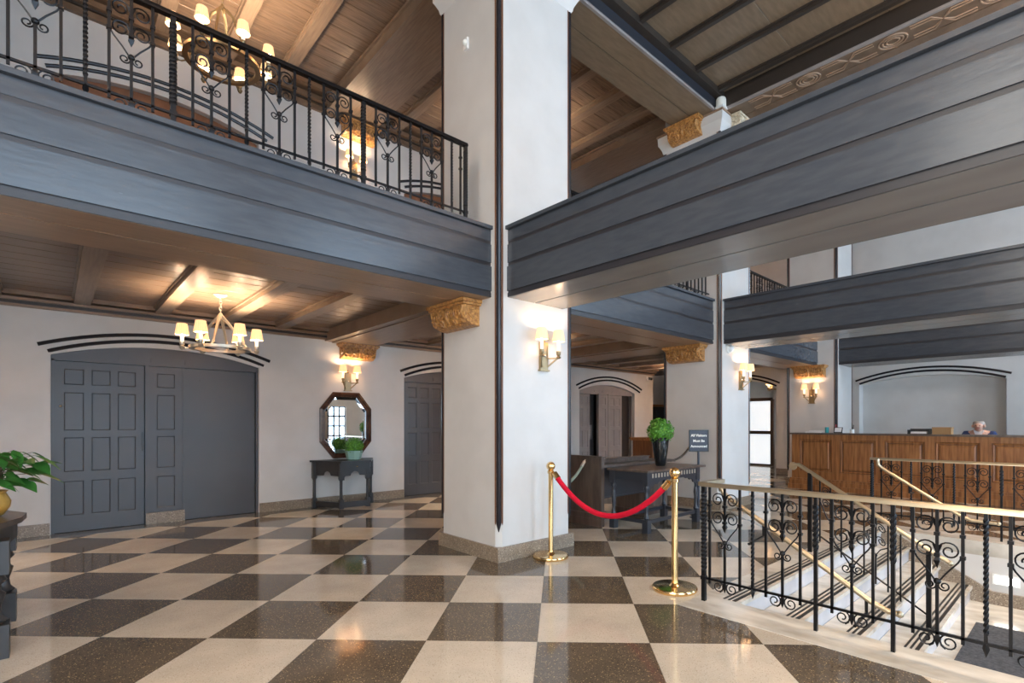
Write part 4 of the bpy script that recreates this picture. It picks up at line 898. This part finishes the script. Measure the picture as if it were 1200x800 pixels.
B().lathe([(0.055, 0), (0.075, 0.01), (0.105, 0.06), (0.11, 0.10), (0.09, 0.145), (0.085, 0.155), (0.098, 0.168), (0.09, 0.17), (0.075, 0.15)], 18).obj('pot', 'ochrepot', fi, smooth=60)
def leafmesh(L, w):
    vs = []; n = 6
    for i in range(n + 1):
        t = i / n; ww = w * math.sin(PI * t ** 0.75) if 0 < i < n else 0.002; z = -0.18 * L * t * t
        vs += [(-ww, L * t, z + 0.25 * ww), (0, L * t, z), (ww, L * t, z + 0.25 * ww)]
    fs = [f for i in range(n) for f in ((3 * i, 3 * i + 1, 3 * i + 4, 3 * i + 3), (3 * i + 1, 3 * i + 2, 3 * i + 5, 3 * i + 4))]
    return B().add(vs, fs).mesh('leaf', 'ficus', 60)
LM = [leafmesh(0.15, 0.03), leafmesh(0.13, 0.042), leafmesh(0.17, 0.026)]
stb = B()
rnd = random.Random(3)
# leaf bases spread round the pot, most of those in view on the side towards the doors
spots = []
ex, ey = 1 / R2, -1 / R2     # picture-right direction on the floor
for i in range(44):
    a = rnd.uniform(0, 2 * PI); rr = rnd.uniform(0.05, 0.26); spots.append((rr * math.cos(a), rr * math.sin(a), rnd.uniform(0.22, 0.42), a))
for r_, z_ in ((0.28, 0.40), (0.25, 0.44), (0.30, 0.36), (0.22, 0.38), (0.27, 0.31), (0.20, 0.30), (0.17, 0.26), (0.13, 0.42), (0.24, 0.35), (0.10, 0.33), (0.14, 0.37), (0.08, 0.28), (0.15, 0.22), (0.19, 0.41), (0.12, 0.24)):
    a = -PI / 4 + rnd.uniform(-0.7, 0.7); spots.append((r_ * math.cos(a), r_ * math.sin(a), z_, a))
for i, (x, y, z, a) in enumerate(spots):
    stb.tube([(0.01 * math.cos(a), 0.01 * math.sin(a), 0.14), (x * 0.35, y * 0.35, z * 0.75 + 0.06), (x, y, z)], [0.004, 0.003, 0.0015], 4)
    lf = link('leaf', LM[i % 3], fi, (x, y, z)); lf.rotation_euler = (rnd.uniform(-0.7, 0.25), rnd.uniform(-0.5, 0.5), a - PI / 2 + rnd.uniform(-0.6, 0.6))
stb.obj('stems', 'stem', fi)

# ---- concierge desk
dk = thing('concierge_desk', 'dark walnut and slate concierge desk with panelled end behind the carved table', 'desk', (6.2, 4.85, 0))
b = B().box(-0.84, -0.31, 0.003, -0.79, 0.36, 0.93).box(-0.855, -0.31, 0.0, -0.84, 0.36, 0.10).box(-0.852, -0.31, 0.10, -0.84, -0.24, 0.93).box(-0.852, 0.29, 0.10, -0.84, 0.36, 0.93).box(-0.852, -0.24, 0.85, -0.84, 0.29, 0.93).box(-0.852, -0.24, 0.10, -0.84, 0.29, 0.17)
b.obj('end_panel', 'walnut', dk)
B().box(-0.87, -0.33, 0.93, -0.78, 0.38, 0.955).obj('end_cap', 'walnut', dk)
B().box(-0.79, -0.28, 0.40, 0.3, -0.25, 0.80).box(-0.79, -0.285, 0.38, 0.3, -0.245, 0.40).obj('modesty_panel', 'bluegrey', dk)
B().box(-0.79, -0.31, 0.80, 0.95, 0.36, 0.835).obj('top', 'walnut', dk)
B().box(-0.79, -0.05, 0.835, 0.6, 0.0, 0.885).box(-0.79, -0.08, 0.885, 0.6, 0.03, 0.90).obj('ledge', 'walnut', dk)
B().box(0.3, -0.18, 0.0, 0.92, 0.36, 0.80).box(0.29, -0.19, 0.0, 0.93, 0.37, 0.09).obj('pedestal', 'walnut', dk)
# ---- carved table in front of it
tb = thing('carved_table', 'slate coloured carved table with turned legs holding the black vase', 'table', (6.08, 4.18, 0))
TL, TD = 0.64, 0.32
B().box(-TL - 0.02, -TD - 0.02, 0.775, TL + 0.12, TD - 0.0, 0.80).obj('top', 'walnut', tb)
b = B().box(-TL + 0.03, -TD + 0.015, 0.66, TL - 0.03, -TD + 0.045, 0.775).box(-TL + 0.015, -TD + 0.03, 0.66, -TL + 0.045, TD - 0.05, 0.775).box(TL - 0.045, -TD + 0.03, 0.66, TL - 0.015, TD - 0.05, 0.775).box(-TL + 0.03, TD - 0.08, 0.66, TL - 0.03, TD - 0.05, 0.775)
b.obj('apron', 'bluegrey', tb)
for i in range(16):
    B().box(-0.52 + i * 0.068, -TD + 0.009, 0.70, -0.495 + i * 0.068, -TD + 0.016, 0.755).obj('fluting_block', 'pewter', tb) if i not in (99,) else None
for sx in (-1, 1):
    pts = [(0.0, 0.66), (0.34, 0.66), (0.30, 0.64), (0.24, 0.645), (0.2, 0.615), (0.13, 0.62), (0.10, 0.575), (0.05, 0.56), (0.03, 0.50), (0, 0.50)]
    B().prism([(sx * (-TL + 0.05 + a), z) for a, z in pts], lambda x, z, t: (x, -TD + 0.02 + t, z), 0, 0.02).obj('scalloped_bracket', 'bluegrey', tb, smooth=0)
for x in (-TL + 0.045, TL - 0.045):
    for y in (-TD + 0.045, TD - 0.06):
        b = B(); turned(b, x, y, 0.0, 0.775, 0.033, 0.17); b.obj('leg', 'bluegrey', tb, smooth=50)
B().box(-TL + 0.03, -TD + 0.03, 0.12, TL - 0.03, -TD + 0.06, 0.165).box(-TL + 0.03, TD - 0.075, 0.12, TL - 0.03, TD - 0.045, 0.165).box(-TL + 0.03, -TD + 0.03, 0.12, -TL + 0.06, TD - 0.05, 0.165).box(TL - 0.06, -TD + 0.03, 0.12, TL - 0.03, TD - 0.05, 0.165).obj('stretcher', 'bluegrey', tb)
vz = thing('vase_topiary', 'clipped green ball plant in a tall black glossy vase on the carved table', 'plant', (6.26, 4.22, 0.80))
B().lathe([(0.06, 0), (0.068, 0.01), (0.085, 0.1), (0.105, 0.22), (0.118, 0.36), (0.12, 0.40), (0.11, 0.40), (0.1, 0.35)], 20).obj('vase', 'blackgloss', vz, smooth=60)
leaf_ball('foliage', vz, (0, 0, 0.49), 0.175, 800, 0.034)
# ---- sign on a post
sg = thing('sign_stand', 'small dark framed notice on a slim post beside the second pillar', 'sign', (6.97, 4.03, 0), -PI / 4)
B().lathe([(0.001, 0), (0.13, 0), (0.13, 0.012), (0.03, 0.02), (0.012, 0.03)], 20).obj('base', 'sign', sg)
B().tube([(0, 0.01, 0.02), (0, 0.01, 1.02)], 0.017, 10).obj('post', 'sign', sg)
bd = B().box(-0.135, -0.012, 0.99, 0.135, 0.0, 1.295).obj('board', 'sign', sg)
B().box(-0.145, -0.018, 0.98, -0.13, 0.004, 1.305).box(0.13, -0.018, 0.98, 0.145, 0.004, 1.305).box(-0.13, -0.018, 0.98, 0.13, 0.004, 0.995).box(-0.13, -0.018, 1.29, 0.13, 0.004, 1.305).obj('frame', 'black', sg)
def text(parent, body, size, loc, rot, m):
    cu_ = bpy.data.curves.new('lettering', 'FONT'); cu_.body = body; cu_.size = size; cu_.align_x = 'CENTER'; cu_.extrude = 0.0008; cu_.offset = 0.0012
    tmp = bpy.data.objects.new('tmp', cu_); COL.objects.link(tmp)
    dg = bpy.context.evaluated_depsgraph_get(); me = bpy.data.meshes.new_from_object(tmp.evaluated_get(dg)); me.name = 'lettering'
    bpy.data.objects.remove(tmp); me.materials.clear(); me.materials.append(MAT[m])
    return link('lettering', me, parent, loc, rot)
for body, z in (('All Visitors', 1.205), ('Must Be', 1.125), ('Announced', 1.045)): text(bd, body, 0.052, (0, -0.0135, z), (PI / 2, 0, 0), 'ivory')
# ---- stanchions and ropes
def stanchion(label, x, y, h):
    t = thing('stanchion', label, 'rope post', (x, y, 0), group='brass rope posts')
    B().lathe([(0.001, 0), (0.18, 0), (0.187, 0.01), (0.187, 0.025), (0.18, 0.034), (0.05, 0.04), (0.035, 0.055), (0.03, 0.06)], 40).obj('base', 'brass', t, smooth=40)
    B().tube([(0, 0, 0.05), (0, 0, h - 0.1)], 0.026, 20).obj('pole', 'brass', t, smooth=60)
    B().lathe([(0.03, h - 0.125), (0.036, h - 0.12), (0.036, h - 0.095), (0.022, h - 0.085)], 20).obj('collar', 'brass', t, smooth=40)
    B().sphere((0, 0, h - 0.045), 0.047, 20, 14).obj('ball_finial', 'brass', t, smooth=80)
    return t
stanchion('brass rope post standing against the tall pillar', 3.775, 3.895, 1.0)
stanchion('brass rope post standing beside the iron railing', 3.80, 2.42, 1.03)
def rope(name, label, p, q, sag, m, r, cap='brass', capL=0.075):
    t = thing(name, label, 'rope', ((p[0] + q[0]) / 2, (p[1] + q[1]) / 2, min(p[2], q[2]) - sag)); o = t.location
    n = 40; pts = []
    for i in range(n + 1):
        f = i / n; pts.append((p[0] + (q[0] - p[0]) * f - o.x, p[1] + (q[1] - p[1]) * f - o.y, p[2] + (q[2] - p[2]) * f - sag * 4 * f * (1 - f) - o.z))
    B().tube(pts[2:-2], r, 12).obj('rope_sheath', m, t, smooth=60)
    for e in (pts[:4], pts[::-1][:4]):
        d = (Vector(e[3]) - Vector(e[0])).normalized(); a = Vector(e[0])
        B().tube([a, a + d * 0.02, a + d * 0.022, a + d * 0.03, a + d * (0.03 + capL)], [0.007, 0.007, 0.012, r * 1.15, r * 1.2], 12).obj('end_cap', cap, t, smooth=40)
    return t
rope('velvet_rope', 'red velvet rope hanging between the two brass posts', (3.778, 3.865, 0.905), (3.80, 2.452, 0.925), 0.385, 'velvet', 0.026)
rope('velvet_rope', 'sage rope with pale brass end hooked to the walnut desk end', (5.335, 4.82, 0.90), (4.33, 4.75, 0.86), 0.3, 'sage', 0.02, 'pewter', 0.09)
rope('velvet_rope', 'dark rope with brass end hooked to the second pillar beside the sign', (7.765, 4.62, 1.05), (7.16, 4.72, 0.82), 0.1, 'darkrope', 0.018, 'antique', 0.09)
# ---- reception counter
rc = thing('reception_counter', 'long orange oak panelled reception counter', 'counter', (11.7, 1.75, 0))
Y1c, Y2c = 2.76, -3.2
B().box(0.02, Y2c, 0.0, 0.28, Y1c - 0.01, 1.165).obj('carcass', 'oakdark', rc)
B().box(-0.035, Y2c - 0.02, 1.165, 0.42, Y1c + 0.03, 1.20).obj('worktop', 'walnut', rc)
B().box(-0.06, Y2c, 0.0, 0.02, Y1c + 0.06, 0.10).box(-0.045, Y2c, 0.10, 0.02, Y1c + 0.045, 0.19).box(-0.03, Y2c, 0.19, 0.02, Y1c + 0.03, 0.23).obj('plinth', 'oak', rc)
pys = [(4.35 - 0.79 * i, 3.71 - 0.79 * i) for i in range(7)]
fb = B().box(0.0, Y2c, 1.06, 0.03, Y1c, 1.165).box(0.0, Y2c, 0.23, 0.03, Y1c, 0.385)
prev = Y1c
for a, c in pys: fb.box(0.0, a - 1.75, 0.38, 0.03, prev, 1.065); prev = c - 1.75
fb.box(0.0, Y2c, 0.38, 0.03, prev, 1.065); fb.obj('face_frame', 'oak', rc, smooth=0)
for a, c in pys:
    a -= 1.75; c -= 1.75; e = 0.05
    q = B().add([(0.028, c, 0.38), (0.028, a, 0.38), (0.028, a, 1.065), (0.028, c, 1.065), (0.012, c + 0.02, 0.40), (0.012, a - 0.02, 0.40), (0.012, a - 0.02, 1.045), (0.012, c + 0.02, 1.045),
                 (0.024, c + e, 0.43), (0.024, a - e, 0.43), (0.024, a - e, 1.015), (0.024, c + e, 1.015), (0.008, c + e + 0.03, 0.46), (0.008, a - e - 0.03, 0.46), (0.008, a - e - 0.03, 0.985), (0.008, c + e + 0.03, 0.985)],
                [(k * 4 + i, k * 4 + (i + 1) % 4, k * 4 + 4 + (i + 1) % 4, k * 4 + 4 + i) for k in range(3) for i in range(4)] + [(12, 13, 14, 15)])
    q.obj('panel', 'oak', rc, smooth=0)
ZT = 1.20
def small(name, label, cat, b, m, loc, rz=0):
    return tag(b.obj(name, m, None, loc, (0, 0, rz)), label, cat)
tb2 = thing('tablet_stand', 'small black tablet with a pale screen standing on the reception counter', 'tablet', (11.86, 3.64, ZT), WEST)
B().box(-0.075, -0.03, 0, 0.075, 0.05, 0.012).add([(-0.08, -0.02, 0.01), (0.08, -0.02, 0.01), (0.08, 0.03, 0.12), (-0.08, 0.03, 0.12), (-0.08, -0.008, 0.006), (0.08, -0.008, 0.006), (0.08, 0.042, 0.116), (-0.08, 0.042, 0.116)], [(0, 1, 2, 3), (7, 6, 5, 4), (0, 4, 5, 1), (1, 5, 6, 2), (2, 6, 7, 3), (3, 7, 4, 0)]).obj('case', 'black', tb2, smooth=0)
B().quad((-0.065, -0.0175, 0.022), (0.065, -0.0175, 0.022), (0.065, 0.023, 0.108), (-0.065, 0.023, 0.108)).obj('screen', 'paper', tb2, smooth=0)
small('cup', 'teal cup standing on the reception counter', 'cup', B().lathe([(0.03, 0), (0.035, 0.002), (0.038, 0.12), (0.034, 0.12), (0.03, 0.01)], 14), 'teal', (11.95, 3.885, ZT))
small('marker_pot', 'red marker holder standing on the reception counter', 'holder', B().box(-0.022, -0.022, 0, 0.022, 0.022, 0.12).lathe([(0.008, 0.12), (0.008, 0.18)], 8), 'red', (12.05, 3.74, ZT))
pp = thing('pen_pot', 'white pen pot with two black pens on the reception counter', 'pen pot', (12.0, 3.42, ZT))
B().lathe([(0.04, 0), (0.042, 0.08), (0.036, 0.08), (0.034, 0.01)], 12).obj('pot', 'white', pp); B().tube([(0.02, 0.0, 0.012), (0.03, 0.01, 0.2)], 0.009, 6).obj('pen', 'black', pp); B().tube([(-0.01, -0.02, 0.012), (-0.01, -0.03, 0.17)], 0.009, 6).obj('pen', 'black', pp)
small('leaflet_tray', 'low pale leaflet tray lying on the end of the reception counter', 'tray', B().box(-0.12, -0.16, 0, 0.12, 0.16, 0.008).box(-0.12, -0.16, 0.008, -0.11, 0.16, 0.03).box(0.11, -0.16, 0.008, 0.12, 0.16, 0.05).box(-0.1, -0.13, 0.008, 0.1, 0.1, 0.022), 'paper', (11.95, 4.12, ZT))
tr = thing('paper_tray', 'black paper tray with white sheets on the reception counter', 'tray', (11.92, 2.25, ZT))
B().box(-0.12, -0.17, 0, 0.12, 0.17, 0.008).box(0.105, -0.17, 0.008, 0.12, 0.17, 0.10).box(-0.12, 0.155, 0.008, 0.12, 0.17, 0.08).box(-0.12, -0.17, 0.008, 0.12, -0.155, 0.08).obj('tray', 'black', tr)
B().box(-0.11, -0.13, 0.01, 0.09, 0.12, 0.045).obj('sheets', 'paper', tr)
bx_ = thing('cardboard_box', 'brown cardboard box standing on the reception counter beside the paper tray', 'box', (11.94, 1.90, ZT))
B().box(-0.12, -0.14, 0, 0.12, 0.14, 0.11).obj('body', 'card', bx_); B().box(-0.125, -0.145, 0.11, 0.125, 0.145, 0.13).obj('lid', 'card', bx_)
# ---- receptionist seated behind the counter
pr_ = thing('person', 'receptionist in a navy jacket and pale shirt bent over the desk behind the counter', 'person', (12.82, 1.47, 0.07), WEST)
def skinned(name, parent, pts, edges, m, sub=2):
    me = bpy.data.meshes.new(name); me.from_pydata([p[:3] for p in pts], edges, []); me.materials.append(MAT[m])
    o = link(name, me, parent)
    sk = o.modifiers.new('skin', 'SKIN'); sk.use_smooth_shade = True
    for v, p in zip(me.skin_vertices[0].data, pts): v.radius = (p[3], p[4] if len(p) > 4 else p[3])
    me.skin_vertices[0].data[0].use_root = True
    sb_ = o.modifiers.new('sub', 'SUBSURF'); sb_.levels = sub; sb_.render_levels = sub
    return o
bodyp = [(0, 0, 0.66, .15, .12), (0, -0.02, 0.85, .13, .10), (0, -0.06, 1.02, .15, .10), (0, -0.09, 1.14, .12, .085), (0, -0.13, 1.19, .052, .052), (0, -0.17, 1.23, .06, .07), (0, -0.20, 1.285, .078, .092), (0, -0.195, 1.345, .07, .085),
         (0.19, -0.08, 1.13, .06), (0.26, -0.16, 0.98, .05), (0.24, -0.36, 0.93, .042), (0.16, -0.50, 0.93, .034), (0.12, -0.57, 0.93, .028),
         (-0.19, -0.08, 1.13, .06), (-0.26, -0.16, 0.98, .05), (-0.24, -0.36, 0.93, .042), (-0.16, -0.50, 0.93, .034), (-0.12, -0.57, 0.93, .028),
         (0.10, -0.12, 0.63, .09), (0.13, -0.42, 0.60, .065), (0.13, -0.40, 0.30, .05), (0.13, -0.38, 0.08, .04), (0.13, -0.50, 0.04, .035),
         (-0.10, -0.12, 0.63, .09), (-0.13, -0.42, 0.60, .065), (-0.13, -0.40, 0.30, .05), (-0.13, -0.38, 0.08, .04), (-0.13, -0.50, 0.04, .035)]
bede = [(0, 1), (1, 2), (2, 3), (3, 4), (4, 5), (5, 6), (6, 7), (3, 8), (8, 9), (9, 10), (10, 11), (11, 12), (3, 13), (13, 14), (14, 15), (15, 16), (16, 17), (0, 18), (18, 19), (19, 20), (20, 21), (21, 22), (0, 23), (23, 24), (24, 25), (25, 26), (26, 27)]
body = skinned('body', pr_, bodyp, bede, 'skin')
jk = [(p[0], p[1], p[2], p[3] * 1.16 + 0.008, (p[4] if len(p) > 4 else p[3]) * 1.16 + 0.008) for p in (bodyp[0:4] + bodyp[8:11] + bodyp[13:16])]
skinned('jacket', pr_, jk, [(0, 1), (1, 2), (2, 3), (3, 4), (4, 5), (5, 6), (3, 7), (7, 8), (8, 9)], 'navy')
tz = [(p[0], p[1], p[2], p[3] * 1.14 + 0.006, (p[4] if len(p) > 4 else p[3]) * 1.14 + 0.006) for p in (bodyp[0:1] + bodyp[18:22] + bodyp[23:27])]
skinned('trousers', pr_, tz, [(0, 1), (1, 2), (2, 3), (3, 4), (0, 5), (5, 6), (6, 7), (7, 8)], 'navy')
B().prism([(-0.075, 1.20), (0.075, 1.20), (0.055, 1.14), (0.02, 1.05), (-0.02, 1.05), (-0.055, 1.14)], lambda x, z, t: (x, -0.20 + t + (z - 1.05) * 0.05, z), 0, 0.05).obj('shirt_front', 'shirt', pr_)
hb = B(); hb.sphere((0, -0.175, 1.325), 0.095, 14, 8, 0.85)
hb.v = [(x * 0.97, y + 0.02, min(z, 1.372)) for x, y, z in hb.v]; hb.obj('hair', 'greyhair', pr_, smooth=60)
for sx in (-1, 1):
    B().sphere((sx * 0.03, -0.287, 1.295), 0.009, 8, 5).obj('eye', 'black', pr_); B().sphere((sx * 0.085, -0.19, 1.28), 0.022, 8, 6, 1.4).obj('ear', 'skin', pr_, smooth=60)
    for k in range(5):
        B().tube([(sx * (0.125 - 0.014 * k), -0.56, 0.932), (sx * (0.12 - 0.016 * k), -0.60 - 0.008 * (2 - abs(2 - k)), 0.935), (sx * (0.115 - 0.016 * k), -0.63 - 0.01 * (2 - abs(2 - k)), 0.92)], [0.01, 0.009, 0.007], 6).obj('finger', 'skin', pr_, smooth=60)
B().tube([(0, -0.287, 1.30), (0, -0.31, 1.27), (0, -0.29, 1.26)], [0.008, 0.015, 0.01], 6).obj('nose', 'skin', pr_, smooth=60); B().box(-0.025, -0.287, 1.232, 0.025, -0.275, 1.239).obj('mouth', 'red', pr_)
sto = thing('office_stool', 'dark stool behind the reception counter under the receptionist', 'stool', (12.82, 1.47, 0))
B().lathe([(0.001, 0.49), (0.2, 0.49), (0.22, 0.51), (0.21, 0.545), (0.001, 0.55)], 20).obj('seat', 'black', sto); B().tube([(0, 0, 0.04), (0, 0, 0.47)], 0.03, 10).obj('column', 'chrome', sto)
for i in range(5):
    a = 2 * PI * i / 5; B().tube([(0, 0, 0.06), (0.26 * math.cos(a), 0.26 * math.sin(a), 0.03)], [0.025, 0.018], 6).sphere((0.26 * math.cos(a), 0.26 * math.sin(a), 0.02), 0.02, 8, 6).obj('foot', 'black', sto)
# ---- oak cabinet behind the desk, wall box in the alcove
oc = thing('oak_cabinet', 'low oak cabinet with moulded top beyond the concierge desk', 'cabinet', (8.84, 6.2, 0))
B().box(-0.30, -0.22, 0.08, 0.42, 0.22, 1.06).obj('body', 'oakdark', oc); B().box(-0.34, -0.26, 1.06, 0.46, 0.24, 1.09).box(-0.37, -0.29, 1.09, 0.49, 0.26, 1.12).obj('moulded_top', 'oak', oc); B().box(-0.33, -0.25, 0, 0.45, 0.24, 0.08).obj('plinth', 'oak', oc)
for sx in (-1, 1): B().box(0.06 + sx * 0.175 - 0.16, -0.232, 0.14, 0.06 + sx * 0.175 + 0.16, -0.22, 1.0).obj('door', 'oak', oc)
kb = thing('wall_telephone_cabinet', 'tall dark cabinet with a lit panel against the alcove wall', 'cabinet', (15.95, 11.0, 0))
B().box(-0.5, -0.2, 0, 0.6, 0.19, 2.0).obj('body', 'ebony', kb); B().box(-0.55, -0.25, 2.0, 0.65, 0.19, 2.08).obj('moulded_top', 'oak', kb); B().box(-0.2, -0.215, 1.55, 0.35, -0.2, 1.9).obj('panel', 'bluegrey', kb); B().box(-0.1, -0.22, 1.3, 0.2, -0.2, 1.45).obj('lit_panel', 'candle', kb)
# ---- small fixtures
dc = thing('dome_camera', 'small white dome camera on the second pillar just under the beam', 'camera', (8.03, Y0, 2.62))
B().lathe([(0.001, 0), (0.075, 0), (0.075, 0.03), (0.001, 0.031)], 16).obj('base', 'white', dc, (0, 0, 0), (PI / 2, 0, 0)); B().sphere((0, -0.045, 0), 0.06, 14, 10).obj('dome', 'white', dc, smooth=80)
sc_ = thing('bullet_camera', 'small white camera on the wall near the lift doors', 'camera', (12.66, YW, 2.72))
B().lathe([(0.001, 0), (0.06, 0), (0.06, 0.02), (0.001, 0.021)], 14).obj('base', 'white', sc_, (0, 0, 0), (PI / 2, 0, 0)); B().tube([(0, -0.02, 0), (0, -0.07, -0.01)], 0.02, 8).obj('arm', 'white', sc_); B().tube([(0.03, -0.05, 0.0), (-0.02, -0.17, -0.03)], 0.038, 10).obj('barrel', 'black', sc_)
ms = thing('motion_sensor', 'small white sensor on the upper part of the tall pillar', 'sensor', (X1, 4.66, 5.50), WEST)
B().box(-0.035, -0.02, -0.06, 0.035, 0, 0.06).obj('body', 'white', ms); B().sphere((0, -0.02, 0.01), 0.032, 10, 8).obj('lens', 'ivory', ms, smooth=80)
el = thing('emergency_lamp', 'rounded pale emergency lamp on the corner of the second pillar top', 'light', (7.735, 4.075, 6.41))
B().box(-0.075, -0.075, 0, 0.075, 0.06, 0.03).obj('base', 'white', el)
B().lathe([(0.078, 0.03), (0.08, 0.05), (0.08, 0.14), (0.07, 0.17), (0.045, 0.185), (0.001, 0.19)], 14).obj('cover', 'ivory', el, smooth=60)
